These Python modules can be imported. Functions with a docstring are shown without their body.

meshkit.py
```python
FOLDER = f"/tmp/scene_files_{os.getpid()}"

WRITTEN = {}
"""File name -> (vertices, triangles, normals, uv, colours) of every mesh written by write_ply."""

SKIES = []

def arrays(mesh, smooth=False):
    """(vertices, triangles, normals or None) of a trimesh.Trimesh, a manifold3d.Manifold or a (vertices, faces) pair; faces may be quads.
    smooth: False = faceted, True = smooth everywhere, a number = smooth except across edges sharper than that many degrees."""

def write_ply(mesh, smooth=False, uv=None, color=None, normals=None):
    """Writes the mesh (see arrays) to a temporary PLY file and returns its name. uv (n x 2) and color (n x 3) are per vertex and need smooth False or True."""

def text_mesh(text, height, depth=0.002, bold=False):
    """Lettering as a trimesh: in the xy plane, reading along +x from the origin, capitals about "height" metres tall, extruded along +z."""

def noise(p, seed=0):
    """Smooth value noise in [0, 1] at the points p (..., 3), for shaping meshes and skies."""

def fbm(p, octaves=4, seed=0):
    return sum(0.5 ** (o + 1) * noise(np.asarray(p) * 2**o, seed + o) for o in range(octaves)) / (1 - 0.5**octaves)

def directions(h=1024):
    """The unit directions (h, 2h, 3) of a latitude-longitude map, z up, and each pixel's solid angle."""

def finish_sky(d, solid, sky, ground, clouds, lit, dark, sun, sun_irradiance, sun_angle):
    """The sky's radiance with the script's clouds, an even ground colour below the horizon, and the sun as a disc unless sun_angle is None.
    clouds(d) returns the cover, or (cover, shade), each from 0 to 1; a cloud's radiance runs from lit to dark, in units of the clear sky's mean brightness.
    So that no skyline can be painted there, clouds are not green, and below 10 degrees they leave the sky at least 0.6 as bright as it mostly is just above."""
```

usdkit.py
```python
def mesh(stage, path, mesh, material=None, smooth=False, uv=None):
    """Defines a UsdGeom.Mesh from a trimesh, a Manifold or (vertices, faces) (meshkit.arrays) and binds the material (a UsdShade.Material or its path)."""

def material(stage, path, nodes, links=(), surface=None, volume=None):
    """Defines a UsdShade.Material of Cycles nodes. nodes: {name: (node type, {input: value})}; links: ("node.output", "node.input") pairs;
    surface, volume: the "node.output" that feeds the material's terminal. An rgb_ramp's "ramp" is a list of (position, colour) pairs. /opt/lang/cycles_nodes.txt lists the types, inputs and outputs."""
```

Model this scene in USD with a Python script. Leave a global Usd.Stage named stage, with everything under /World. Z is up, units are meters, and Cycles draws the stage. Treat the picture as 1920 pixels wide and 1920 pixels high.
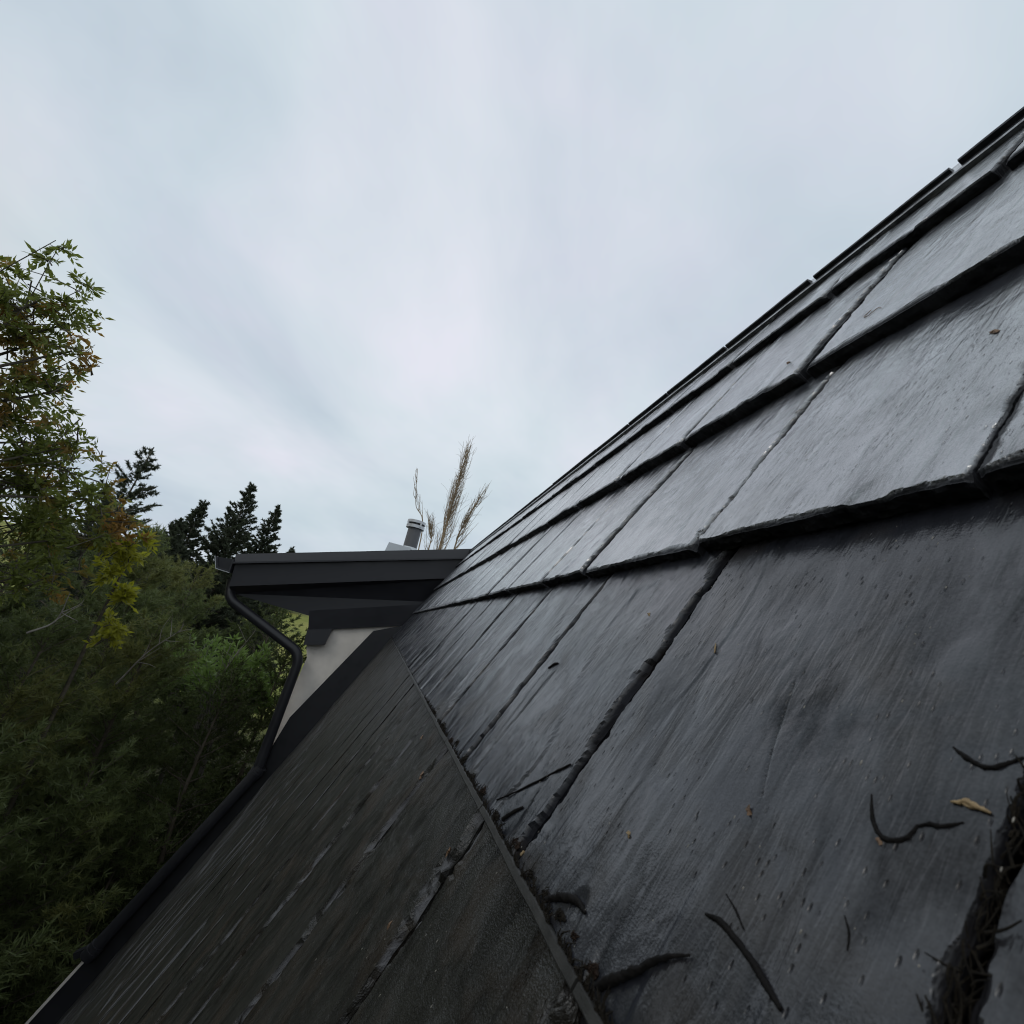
import math, numpy as np, trimesh, usdkit
from meshkit import fbm, noise
from pxr import Usd, UsdGeom, UsdLux, UsdShade, Gf, Sdf, Vt

stage = Usd.Stage.CreateInMemory()
UsdGeom.SetStageUpAxis(stage, UsdGeom.Tokens.z)
UsdGeom.SetStageMetersPerUnit(stage, 1.0)
world = UsdGeom.Xform.Define(stage, '/World')
stage.SetDefaultPrim(world.GetPrim())
UsdGeom.Scope.Define(stage, '/World/Looks')

# ---------------------------------------------------------------- camera
EYE = np.array([0.0, 0.0, 6.0])
RIGHT = np.array([0.94463, -0.25290, 0.20907])
UP = -np.array([0.26475, 0.21102, -0.94094])
FWD = np.array([0.19384, 0.94420, 0.26629])
cam = UsdGeom.Camera.Define(stage, '/World/camera')
cam.AddTransformOp().Set(Gf.Matrix4d(*RIGHT, 0, *UP, 0, *(-FWD), 0, *EYE, 1))
cam.CreateHorizontalApertureAttr(36.0)
cam.CreateVerticalApertureAttr(36.0)
cam.CreateFocalLengthAttr(36.0 * 911.84 / 1920)
cam.CreateFStopAttr(19.0)
cam.CreateFocusDistanceAttr(1.1)
cam.CreateClippingRangeAttr(Gf.Vec2f(0.01, 3000))
cam.CreateExposureAttr(0.0)

# ---------------------------------------------------------------- sky and sun (overcast)
SUN_EL, SUN_AZ = math.radians(42), math.radians(-125)      # azimuth = atan2(x, y)
SUN = np.array([math.sin(SUN_AZ) * math.cos(SUN_EL), math.cos(SUN_AZ) * math.cos(SUN_EL), math.sin(SUN_EL)])
K = 1 / 0.1
usdkit.material(stage, '/World/Looks/overcast_sky', {
    'sky': ('sky_texture', {'sky_type': 'single_scattering', 'sun_disc': False, 'sun_elevation': SUN_EL, 'sun_rotation': SUN_AZ}),
    'pos': ('geometry', {}),
    'sep': ('separate_xyz', {}),
    'zz': ('math', {'math_type': 'maximum', 'value2': 0.0}),
    'zo': ('math', {'math_type': 'add', 'value2': 0.42}),
    'px': ('math', {'math_type': 'divide'}), 'py': ('math', {'math_type': 'divide'}),
    'uv': ('combine_xyz', {'z': 0.37}),
    'warp': ('noise_texture', {'scale': 0.9, 'detail': 2.0, 'roughness': 0.5}),
    'wadd': ('mix_color', {'blend_type': 'linear_light', 'fac': 0.10, 'use_clamp': False}),
    'turn': ('mapping', {'mapping_type': 'point', 'rotation': (0, 0, math.radians(48))}),
    'map': ('mapping', {'mapping_type': 'point', 'scale': (1.5, 0.95, 1), 'location': (5.3, 3.7, 0.0)}),
    'n1': ('noise_texture', {'scale': 1.25, 'detail': 6.0, 'roughness': 0.53, 'distortion': 0.3}),
    'n2': ('noise_texture', {'scale': 1.9, 'detail': 4.0, 'roughness': 0.55, 'distortion': 0.6}),
    'cloud': ('rgb_ramp', {'ramp': [(0.25, (0.50 * K, 0.57 * K, 0.66 * K)), (0.42, (0.60 * K, 0.675 * K, 0.75 * K)), (0.54, (0.67 * K, 0.74 * K, 0.80 * K)), (0.76, (0.78 * K, 0.82 * K, 0.885 * K))]}),
    'wx': ('map_range', {'from_min': -0.50, 'from_max': -0.75, 'to_min': 0.0, 'to_max': 1.0, 'clamp': True}),
    'wz': ('map_range', {'from_min': 0.62, 'from_max': 0.25, 'to_min': 0.0, 'to_max': 1.0, 'clamp': True}),
    'wf': ('math', {'math_type': 'multiply'}),
    'warm': ('mix_color', {'blend_type': 'multiply', 'b': (1.09, 0.99, 0.89), 'use_clamp': False}),
    'tint': ('rgb_ramp', {'ramp': [(0.30, (0.92, 0.965, 0.96)), (0.5, (0.99, 1.0, 1.0)), (0.70, (1.065, 1.01, 1.035))]}),
    'mul': ('mix_color', {'blend_type': 'multiply', 'fac': 1.0, 'use_clamp': False}),
    'low': ('map_range', {'from_min': 0.0, 'from_max': 0.45, 'to_min': 0.0, 'to_max': 1.0, 'clamp': True}),
    'lowc': ('rgb_ramp', {'ramp': [(0.0, (0.93, 0.94, 0.96)), (0.5, (0.98, 0.985, 0.99)), (1.0, (1.03, 1.03, 1.03))]}),
    'mul2': ('mix_color', {'blend_type': 'multiply', 'fac': 1.0, 'use_clamp': False}),
    'all': ('mix_color', {'blend_type': 'mix', 'fac': 0.96, 'use_clamp': False}),
    'bg': ('background_shader', {'strength': 0.1}),
}, [('pos.position', 'sep.vector'), ('sep.z', 'zz.value1'), ('zz.value', 'zo.value1'), ('sep.x', 'px.value1'), ('zo.value', 'px.value2'),
    ('sep.y', 'py.value1'), ('zo.value', 'py.value2'), ('px.value', 'uv.x'), ('py.value', 'uv.y'), ('uv.vector', 'warp.vector'), ('uv.vector', 'wadd.a'), ('warp.color', 'wadd.b'), ('wadd.result', 'turn.vector'), ('turn.vector', 'map.vector'), ('map.vector', 'n1.vector'),
    ('uv.vector', 'n2.vector'), ('n1.fac', 'cloud.fac'), ('n2.fac', 'tint.fac'), ('cloud.color', 'mul.a'), ('tint.color', 'mul.b'),
    ('sep.z', 'low.value'), ('low.result', 'lowc.fac'), ('mul.result', 'mul2.a'), ('lowc.color', 'mul2.b'),
    ('sep.x', 'wx.value'), ('sep.z', 'wz.value'), ('wx.result', 'wf.value1'), ('wz.result', 'wf.value2'), ('wf.value', 'warm.fac'), ('mul2.result', 'warm.a'), ('sky.color', 'all.a'), ('warm.result', 'all.b'), ('all.result', 'bg.color')], surface='bg.background')
dome = UsdLux.DomeLight.Define(stage, '/World/sky')
dome.CreateIntensityAttr(1.0)
UsdShade.MaterialBindingAPI.Apply(dome.GetPrim()).Bind(UsdShade.Material.Get(stage, '/World/Looks/overcast_sky'))
dome.GetPrim().SetCustomDataByKey('kind', 'structure')
sun = UsdLux.DistantLight.Define(stage, '/World/sun')
sun.CreateIntensityAttr(0.12)
sun.CreateAngleAttr(25.0)
sun.CreateColorAttr(Gf.Vec3f(1.0, 0.96, 0.9))
sun.GetPrim().GetAttribute('inputs:normalize').Set(True) if sun.GetPrim().HasAttribute('inputs:normalize') else sun.CreateNormalizeAttr(True)
zax = SUN
xax = np.cross([0, 0, 1.0], zax); xax /= np.linalg.norm(xax)
yax = np.cross(zax, xax)
sun.AddTransformOp().Set(Gf.Matrix4d(*xax, 0, *yax, 0, *zax, 0, 0, 0, 50, 1))

# ---------------------------------------------------------------- helpers
counts = {}
def free(parent, name):
    k = counts.get((parent, name), 0)
    counts[(parent, name)] = k + 1
    return f'{parent}/{name}' if k == 0 else f'{parent}/{name}_{k:03d}'

def tag(prim, label=None, category=None, group=None, kind=None):
    for k, v in (('label', label), ('category', category), ('group', group), ('kind', kind)):
        if v:
            prim.SetCustomDataByKey(k, v)

def thing(name, label, category, group=None, loc=(0, 0, 0), parent='/World'):
    x = UsdGeom.Xform.Define(stage, free(parent, name))
    if any(loc):
        x.AddTranslateOp().Set(Gf.Vec3d(*map(float, loc)))
    tag(x.GetPrim(), label, category, group)
    return str(x.GetPath())

def part(parent, name, mesh, mat, smooth=False, label=None, kind=None):
    m = usdkit.mesh(stage, free(parent, name), mesh, '/World/Looks/' + mat, smooth)
    tag(m.GetPrim(), label, None, None, kind)
    return m

def tube(points, radii, sides=8, cap=True):
    p = np.asarray(points, float); n = len(p)
    seg = np.diff(p, axis=0); seg /= np.linalg.norm(seg, axis=1, keepdims=True) + 1e-12
    t = np.vstack([seg[:1], seg[:-1] + seg[1:], seg[-1:]]); t /= np.linalg.norm(t, axis=1, keepdims=True) + 1e-12
    a = np.empty_like(p); x = np.cross(t[0], [0, 0, 1.0] if abs(t[0, 2]) < 0.9 else [1.0, 0, 0])
    for q in range(n):                          # carried along the path without twist
        x = x - t[q] * (x @ t[q]); x = x / (np.linalg.norm(x) + 1e-12); a[q] = x
    b = np.cross(t, a); ang = np.arange(sides) * 2 * np.pi / sides
    r = np.broadcast_to(radii, (n,))
    v = (p[:, None] + r[:, None, None] * (np.cos(ang)[None, :, None] * a[:, None] + np.sin(ang)[None, :, None] * b[:, None])).reshape(-1, 3)
    i, j = np.meshgrid(np.arange(n - 1), np.arange(sides), indexing='ij')
    q = np.stack([i * sides + j, i * sides + (j + 1) % sides, (i + 1) * sides + (j + 1) % sides, (i + 1) * sides + j], -1).reshape(-1, 4)
    f = np.vstack([q[:, [0, 2, 1]], q[:, [0, 3, 2]]])
    if cap:
        v = np.vstack([v, p[:1], p[-1:]]); k = np.arange(sides)
        f = np.vstack([f, np.c_[np.full(sides, n * sides), k, (k + 1) % sides], np.c_[np.full(sides, n * sides + 1), (n - 1) * sides + (k + 1) % sides, (n - 1) * sides + k]])
    return v, f

def join(meshes):
    vs, fs, o = [], [], 0
    for v, f in meshes:
        vs.append(v); fs.append(np.asarray(f) + o); o += len(v)
    return np.vstack(vs), np.vstack(fs)

def smooth_path(pts, n=8):
    """Catmull-Rom through the points."""
    p = np.asarray(pts, float); p = np.vstack([2 * p[0] - p[1], p, 2 * p[-1] - p[-2]])
    out = []
    for i in range(1, len(p) - 2):
        for s in np.linspace(0, 1, n, endpoint=False):
            a, b, c, d = p[i - 1:i + 3]
            out.append(0.5 * (2 * b + (c - a) * s + (2 * a - 5 * b + 4 * c - d) * s**2 + (3 * b - a - 3 * c + d) * s**3))
    return np.array(out + [p[-2]])

def prism(poly, axis_lo, axis_hi, order='xz'):
    """A convex or concave polygon (list of 2D points) extruded between two values of the third axis. order xz: along y."""
    from shapely import Polygon
    m = trimesh.creation.extrude_polygon(Polygon(poly), axis_hi - axis_lo, engine='earcut')
    v = np.array(m.vertices); f = np.array(m.faces)
    if order == 'xz':
        v = np.c_[v[:, 0], v[:, 2] + axis_lo, v[:, 1]]; f = f[:, ::-1]
    return v, f

# ---------------------------------------------------------------- materials
def mat(name, nodes, links, surface):
    usdkit.material(stage, '/World/Looks/' + name, nodes, links, surface)

def slate_mat(name, dark, mid, brown, rough, ior, coat, brown_amount, specks, relief, chips, grain=(0.34, 0.60)):
    mat(name, {
        'tc': ('texture_coordinate', {}),
        'fib': ('mapping', {'mapping_type': 'point', 'scale': (210, 26, 120), 'rotation': (0, 0, 0.10)}),
        'wav': ('mapping', {'mapping_type': 'point', 'scale': (38, 13, 30), 'rotation': (0, 0, 0.22)}),
        'dash': ('mapping', {'mapping_type': 'point', 'scale': (250, 85, 200), 'rotation': (0, 0, 0.14)}),
        'nf': ('noise_texture', {'scale': 1.0, 'detail': 2.0, 'roughness': 0.7, 'distortion': 0.6}),
        'nw': ('noise_texture', {'scale': 1.0, 'detail': 3.0, 'roughness': 0.55, 'distortion': 0.7}),
        'ng': ('noise_texture', {'scale': 700.0, 'detail': 1.0, 'roughness': 0.7}),
        'nb': ('noise_texture', {'scale': 13.0, 'detail': 3.0, 'roughness': 0.65, 'distortion': 0.4}),
        'pit': ('voronoi_texture', {'scale': 1.0}),
        'pr': ('map_range', {'from_min': 0.05, 'from_max': 0.19, 'to_min': 0.0, 'to_max': 1.0, 'clamp': True}),
        'pitmask': ('map_range', {'from_min': 0.42, 'from_max': 0.54, 'to_min': 1.0, 'to_max': 0.0, 'clamp': True}),
        'pm': ('math', {'math_type': 'maximum'}),
        'fm': ('map_range', {'from_min': 0.40, 'from_max': 0.60, 'to_min': 0.25 * relief[0], 'to_max': 1.6 * relief[0], 'clamp': True}),
        'h1': ('math', {'math_type': 'multiply'}),
        'h2': ('math', {'math_type': 'multiply_add', 'value2': relief[1]}),
        'h3': ('math', {'math_type': 'multiply_add', 'value2': relief[2]}),
        'h4': ('math', {'math_type': 'multiply_add', 'value2': relief[3]}),
        'base': ('rgb_ramp', {'ramp': [(0.30, dark), (0.55, mid), (0.75, tuple(x * 1.3 for x in mid))]}),
        'browni': ('rgb_ramp', {'ramp': [(0.50, (0, 0, 0)), (0.70, (brown_amount,) * 3)]}),
        'bmix': ('mix_color', {'blend_type': 'mix', 'b': brown}),
        'speck': ('voronoi_texture', {'scale': 170.0}),
        'speckr': ('map_range', {'from_min': 0.025, 'from_max': 0.05, 'to_min': specks, 'to_max': 0.0, 'clamp': True}),
        'smix': ('mix_color', {'blend_type': 'mix', 'b': (0.20, 0.19, 0.17)}),
        'chip': ('attribute', {'attribute': 'chip'}),
        'chipm': ('math', {'math_type': 'multiply', 'value2': chips, 'use_clamp': True}),
        'cmix': ('mix_color', {'blend_type': 'mix', 'b': (0.10, 0.10, 0.105)}),
        'gr': ('math', {'math_type': 'multiply_add', 'value2': 0.62}),
        'gr2': ('math', {'math_type': 'multiply_add', 'value2': 0.20}),
        'gr3': ('math', {'math_type': 'multiply', 'value2': 0.18}),
        'spec': ('map_range', {'from_min': grain[0], 'from_max': grain[1], 'to_min': 0.16, 'to_max': 0.68, 'clamp': True}),
        'pms': ('map_range', {'from_min': 0.0, 'from_max': 1.0, 'to_min': 0.30, 'to_max': 1.0}),
        'specp': ('math', {'math_type': 'multiply'}),
        'rr': ('map_range', {'from_min': 0.3, 'from_max': 0.7, 'to_min': rough - 0.06, 'to_max': rough + 0.12, 'clamp': True}),
        'rc': ('math', {'math_type': 'multiply_add', 'value2': 0.40}),
        'sc': ('math', {'math_type': 'multiply_add', 'value2': -0.92, 'value3': 1.0}),
        'specq': ('math', {'math_type': 'multiply'}),
        'cc': ('math', {'math_type': 'multiply_add', 'value2': -coat, 'value3': coat}),
        'bu': ('bump', {'strength': 0.9, 'distance': 0.001}),
        'p': ('principled_bsdf', {'ior': ior, 'coat_weight': coat, 'coat_roughness': 0.2, 'coat_ior': 1.4}),
    }, [('tc.object', 'fib.vector'), ('tc.object', 'wav.vector'), ('tc.object', 'dash.vector'), ('fib.vector', 'nf.vector'), ('wav.vector', 'nw.vector'), ('dash.vector', 'pit.vector'),
        ('tc.object', 'ng.vector'), ('tc.object', 'nb.vector'), ('tc.object', 'speck.vector'),
        ('nw.fac', 'base.fac'), ('nb.fac', 'browni.fac'), ('base.color', 'bmix.a'), ('browni.color', 'bmix.fac'),
        ('speck.distance', 'speckr.value'), ('speckr.result', 'smix.fac'), ('bmix.result', 'smix.a'),
        ('chip.fac', 'chipm.value1'), ('smix.result', 'cmix.a'), ('chipm.value', 'cmix.fac'), ('cmix.result', 'p.base_color'),
        ('nb.fac', 'rr.value'), ('chip.fac', 'rc.value1'), ('rr.result', 'rc.value3'), ('rc.value', 'p.roughness'), ('chip.fac', 'sc.value1'), ('chip.fac', 'cc.value1'), ('cc.value', 'p.coat_weight'),
        ('pit.distance', 'pr.value'), ('nb.fac', 'pitmask.value'), ('pr.result', 'pm.value1'), ('pitmask.result', 'pm.value2'),
        ('nf.fac', 'gr3.value1'), ('ng.fac', 'gr2.value1'), ('gr3.value', 'gr2.value3'), ('nw.fac', 'gr.value1'), ('gr2.value', 'gr.value3'), ('gr.value', 'spec.value'),
        ('pm.value', 'pms.value'), ('spec.result', 'specp.value1'), ('pms.result', 'specp.value2'), ('specp.value', 'specq.value1'), ('sc.value', 'specq.value2'), ('specq.value', 'p.specular_ior_level'),
        ('nb.fac', 'fm.value'), ('fm.result', 'h1.value2'), ('nf.fac', 'h1.value1'), ('nw.fac', 'h2.value1'), ('h1.value', 'h2.value3'), ('ng.fac', 'h3.value1'), ('h2.value', 'h3.value3'), ('pm.value', 'h4.value1'), ('h3.value', 'h4.value3'),
        ('h4.value', 'bu.height'), ('bu.normal', 'p.normal'), ('bu.normal', 'p.coat_normal')], 'p.BSDF')

slate_mat('lit_slate', (0.011, 0.012, 0.014), (0.021, 0.022, 0.026), (0.027, 0.023, 0.019), 0.16, 3.1, 0.9, 0.4, 0.2, (1.2, 2.3, 0.28, 0.8), 0.0)  # upper courses: their bright sky sheen is put into tone and reflectance
slate_mat('dim_slate', (0.007, 0.0075, 0.009), (0.012, 0.0125, 0.0155), (0.018, 0.014, 0.011), 0.21, 1.56, 0.12, 0.6, 0.25, (0.60, 1.8, 0.13, 0.5), 0.0)  # same slate toned darker and duller, for the dimmer look of the near course
slate_mat('weathered_slate', (0.0055, 0.0053, 0.0046), (0.0115, 0.0108, 0.0092), (0.026, 0.019, 0.013), 0.36, 1.47, 0.0, 0.8, 0.5, (1.8, 2.2, 0.7, 0.9), 1.5, (0.38, 0.58))

def simple(name, color, rough, spec=0.5, metallic=0.0, var=0.25, scale=8.0, bump=0.0, bscale=60.0):
    mat(name, {
        'tc': ('texture_coordinate', {}),
        'n': ('noise_texture', {'scale': scale, 'detail': 4.0, 'roughness': 0.6}),
        'r': ('rgb_ramp', {'ramp': [(0.3, tuple(c * (1 - var) for c in color)), (0.7, tuple(c * (1 + var) for c in color))]}),
        'nb': ('noise_texture', {'scale': bscale, 'detail': 4.0, 'roughness': 0.6}),
        'b': ('bump', {'strength': 0.6 if bump else 0.0, 'distance': max(bump, 1e-5)}),
        'rr': ('map_range', {'from_min': 0.3, 'from_max': 0.7, 'to_min': max(rough - 0.06, 0.02), 'to_max': rough + 0.08, 'clamp': True}),
        'p': ('principled_bsdf', {'specular_ior_level': spec, 'metallic': metallic}),
    }, [('tc.object', 'n.vector'), ('tc.object', 'nb.vector'), ('n.fac', 'r.fac'), ('r.color', 'p.base_color'), ('nb.fac', 'b.height'), ('b.normal', 'p.normal'), ('n.fac', 'rr.value'), ('rr.result', 'p.roughness')], 'p.BSDF')

simple('black_metal', (0.0145, 0.0145, 0.018), 0.42, 0.5, 0, 0.2, 5.0, 0.0004, 30)
simple('black_plastic', (0.010, 0.010, 0.012), 0.38, 0.4, 0, 0.2, 6.0)
simple('dark_strip', (0.024, 0.023, 0.021), 0.5, 0.4, 0, 0.5, 60.0, 0.0005, 400)
simple('dark_felt', (0.010, 0.010, 0.011), 0.8, 0.2, 0, 0.3, 20.0, 0.001, 200)
simple('pale_render', (0.66, 0.61, 0.55), 0.85, 0.3, 0, 0.14, 4.0, 0.005, 140)
simple('flue_paint', (0.085, 0.085, 0.09), 0.45, 0.5, 0, 0.15, 8.0)
simple('galvanised', (0.45, 0.46, 0.47), 0.4, 0.5, 0.6, 0.1, 10.0)
simple('pale_metal', (0.50, 0.53, 0.55), 0.45, 0.5, 0.2, 0.1, 6.0)
simple('moss', (0.011, 0.0085, 0.0055), 0.9, 0.2, 0, 0.6, 300.0, 0.001, 900)
simple('rust_moss', (0.018, 0.010, 0.006), 0.85, 0.2, 0, 0.5, 300.0, 0.001, 900)
simple('dark_twig', (0.006, 0.005, 0.0045), 0.8, 0.15, 0, 0.5, 250.0, 0.0008, 700)
simple('straw', (0.24, 0.17, 0.09), 0.7, 0.3, 0, 0.4, 200.0, 0.0004, 500)
simple('dead_leaf', (0.13, 0.075, 0.04), 0.65, 0.4, 0, 0.5, 200.0, 0.0004, 300)
simple('grit', (0.20, 0.185, 0.16), 0.7, 0.3, 0, 0.5, 500.0)
simple('bark', (0.10, 0.085, 0.065), 0.85, 0.2, 0, 0.4, 20.0, 0.01, 25)
simple('ash_bark', (0.085, 0.075, 0.055), 0.85, 0.2, 0, 0.4, 20.0, 0.006, 40)
simple('poplar_bark', (0.27, 0.205, 0.14), 0.85, 0.2, 0, 0.35, 4.0)
simple('dead_wood', (0.20, 0.185, 0.16), 0.85, 0.2, 0, 0.3, 20.0)

def leaf_mat(name, stops, patch=None, patch_scale=1.0, patch_at=(0.5, 0.6), rough=0.5, trans=0.35):
    nodes = {
        'g': ('geometry', {}),
        'r': ('rgb_ramp', {'ramp': stops}),
        'np': ('noise_texture', {'scale': patch_scale, 'detail': 2.0, 'roughness': 0.5}),
        'pf': ('rgb_ramp', {'ramp': [(patch_at[0], (0, 0, 0)), (patch_at[1], (1, 1, 1))]}),
        'r2': ('rgb_ramp', {'ramp': patch or stops}),
        'm': ('mix_color', {'blend_type': 'mix'}),
        'p': ('principled_bsdf', {'roughness': rough, 'specular_ior_level': 0.35}),
        't': ('translucent_bsdf', {}),
        'hs': ('hsv', {'saturation': 1.05, 'value': 1.3}),
        'mx': ('mix_closure', {'fac': trans}),
    }
    mat(name, nodes, [('g.random_per_island', 'r.fac'), ('g.random_per_island', 'r2.fac'), ('g.position', 'np.vector'), ('np.fac', 'pf.fac'),
                      ('pf.color', 'm.fac'), ('r.color', 'm.a'), ('r2.color', 'm.b'), ('m.result', 'p.base_color'), ('m.result', 'hs.color'), ('hs.color', 't.color'),
                      ('p.BSDF', 'mx.closure1'), ('t.BSDF', 'mx.closure2')], 'mx.closure')

leaf_mat('ash_leaves', [(0.0, (0.13, 0.155, 0.036)), (0.4, (0.24, 0.25, 0.055)), (0.75, (0.38, 0.35, 0.075)), (1.0, (0.50, 0.38, 0.085))],
         [(0.0, (0.24, 0.14, 0.04)), (0.45, (0.34, 0.19, 0.055)), (0.8, (0.44, 0.30, 0.06)), (1.0, (0.24, 0.23, 0.06))], 2.6, (0.53, 0.64), trans=0.6)
leaf_mat('yellow_leaves', [(0.0, (0.26, 0.26, 0.03)), (0.5, (0.50, 0.41, 0.03)), (0.85, (0.56, 0.38, 0.03)), (1.0, (0.18, 0.22, 0.04))], trans=0.5)
leaf_mat('laurel_leaves', [(0.0, (0.15, 0.22, 0.06)), (0.6, (0.28, 0.38, 0.11)), (1.0, (0.55, 0.58, 0.20))], rough=0.35, trans=0.35)
leaf_mat('pine_needles', [(0.0, (0.095, 0.118, 0.042)), (0.6, (0.205, 0.232, 0.078)), (1.0, (0.38, 0.37, 0.13))],
         [(0.0, (0.14, 0.145, 0.046)), (0.7, (0.25, 0.24, 0.070)), (1.0, (0.36, 0.31, 0.10))], 0.9, (0.56, 0.70), rough=0.55, trans=0.35)
leaf_mat('spruce_needles', [(0.0, (0.045, 0.055, 0.032)), (0.6, (0.085, 0.095, 0.048)), (1.0, (0.19, 0.15, 0.075))], rough=0.6, trans=0.35)
leaf_mat('juniper_leaves', [(0.0, (0.055, 0.070, 0.022)), (0.6, (0.12, 0.135, 0.036)), (1.0, (0.22, 0.21, 0.058))], rough=0.6, trans=0.3)

mat('meadow', {
    'g': ('geometry', {}), 'n': ('noise_texture', {'scale': 0.06, 'detail': 6.0, 'roughness': 0.6}), 'n2': ('noise_texture', {'scale': 2.0, 'detail': 5.0, 'roughness': 0.7}),
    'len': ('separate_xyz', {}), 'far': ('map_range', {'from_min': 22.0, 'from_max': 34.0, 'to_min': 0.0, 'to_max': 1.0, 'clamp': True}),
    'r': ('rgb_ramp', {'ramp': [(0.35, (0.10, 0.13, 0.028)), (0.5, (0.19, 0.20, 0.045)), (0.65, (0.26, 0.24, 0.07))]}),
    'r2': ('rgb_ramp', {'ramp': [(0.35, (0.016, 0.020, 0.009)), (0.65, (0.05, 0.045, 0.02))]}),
    'm': ('mix_color', {'blend_type': 'mix'}), 'b': ('bump', {'strength': 0.6, 'distance': 0.05}),
    'p': ('principled_bsdf', {'roughness': 0.9, 'specular_ior_level': 0.1})},
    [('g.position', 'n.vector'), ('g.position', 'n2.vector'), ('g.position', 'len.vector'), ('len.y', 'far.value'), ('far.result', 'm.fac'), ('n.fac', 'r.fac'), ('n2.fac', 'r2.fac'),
     ('r2.color', 'm.a'), ('r.color', 'm.b'), ('m.result', 'p.base_color'), ('n2.fac', 'b.height'), ('b.normal', 'p.normal')], 'p.BSDF')

# ---------------------------------------------------------------- ground
def ground_mesh():
    r = np.r_[0, np.geomspace(3, 900, 46)]; a = np.linspace(0, 2 * np.pi, 73)[:-1]
    R, A = np.meshgrid(r, a, indexing='ij')
    x, y = R * np.cos(A), R * np.sin(A)
    z = 13.0 * np.clip((np.hypot(x, y) - 60) / 240, 0, 1)**1.3 * np.clip(y / 120, 0, 1) + 0.5 * (fbm(np.stack([x * .05, y * .05, 0 * x], -1), 3, 5) - .5) * np.clip(R / 20, 0, 1)
    z -= np.clip((R - 400) / 500, 0, 1) * 10
    v = np.stack([x, y, z], -1).reshape(-1, 3); n = len(a)
    i, j = np.meshgrid(np.arange(len(r) - 1), np.arange(n), indexing='ij')
    return v, np.stack([i * n + j, (i + 1) * n + j, (i + 1) * n + (j + 1) % n, i * n + (j + 1) % n], -1).reshape(-1, 4)
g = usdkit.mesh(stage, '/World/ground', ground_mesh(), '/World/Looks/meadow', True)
tag(g.GetPrim(), kind='structure')

# ---------------------------------------------------------------- the house: slate roof
H = 0.18                                     # the eye is this far from the slates
TH = math.radians(61.0)
S = np.array([math.cos(TH), 0, math.sin(TH)]); N = np.array([-math.sin(TH), 0, math.cos(TH)]); U = np.array([0, 1.0, 0])
O = EYE - H * N
def roof_pt(u, v, n=0.0):
    return O + np.asarray(u)[..., None] * U + np.asarray(v)[..., None] * S + np.asarray(n)[..., None] * N

house = thing('house', 'slate-roofed house with a black metal-clad extension, white wall and flue', 'house')
rx = UsdGeom.Xform.Define(stage, house + '/slate_roof')
rx.AddTransformOp().Set(Gf.Matrix4d(*(-U), 0, *S, 0, *N, 0, *O, 1))      # local x = -u, y = v up the slope, z = out of the roof
tag(rx.GetPrim(), 'steep roof of wet dark slates')
roof = str(rx.GetPath())
LOW = math.radians(2.0)                      # below the strip the slope is a little steeper
V_STRIP = -0.32 * H
def low_pos(v, n):                           # (v, n) of the lower slope in the frame of the upper one
    d = v - V_STRIP
    return V_STRIP + d * math.cos(LOW) + n * math.sin(LOW), d * math.sin(LOW) + n * math.cos(LOW)

def sm(x):
    x = np.clip(x, 0, 1); return x * x * (3 - 2 * x)

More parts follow.
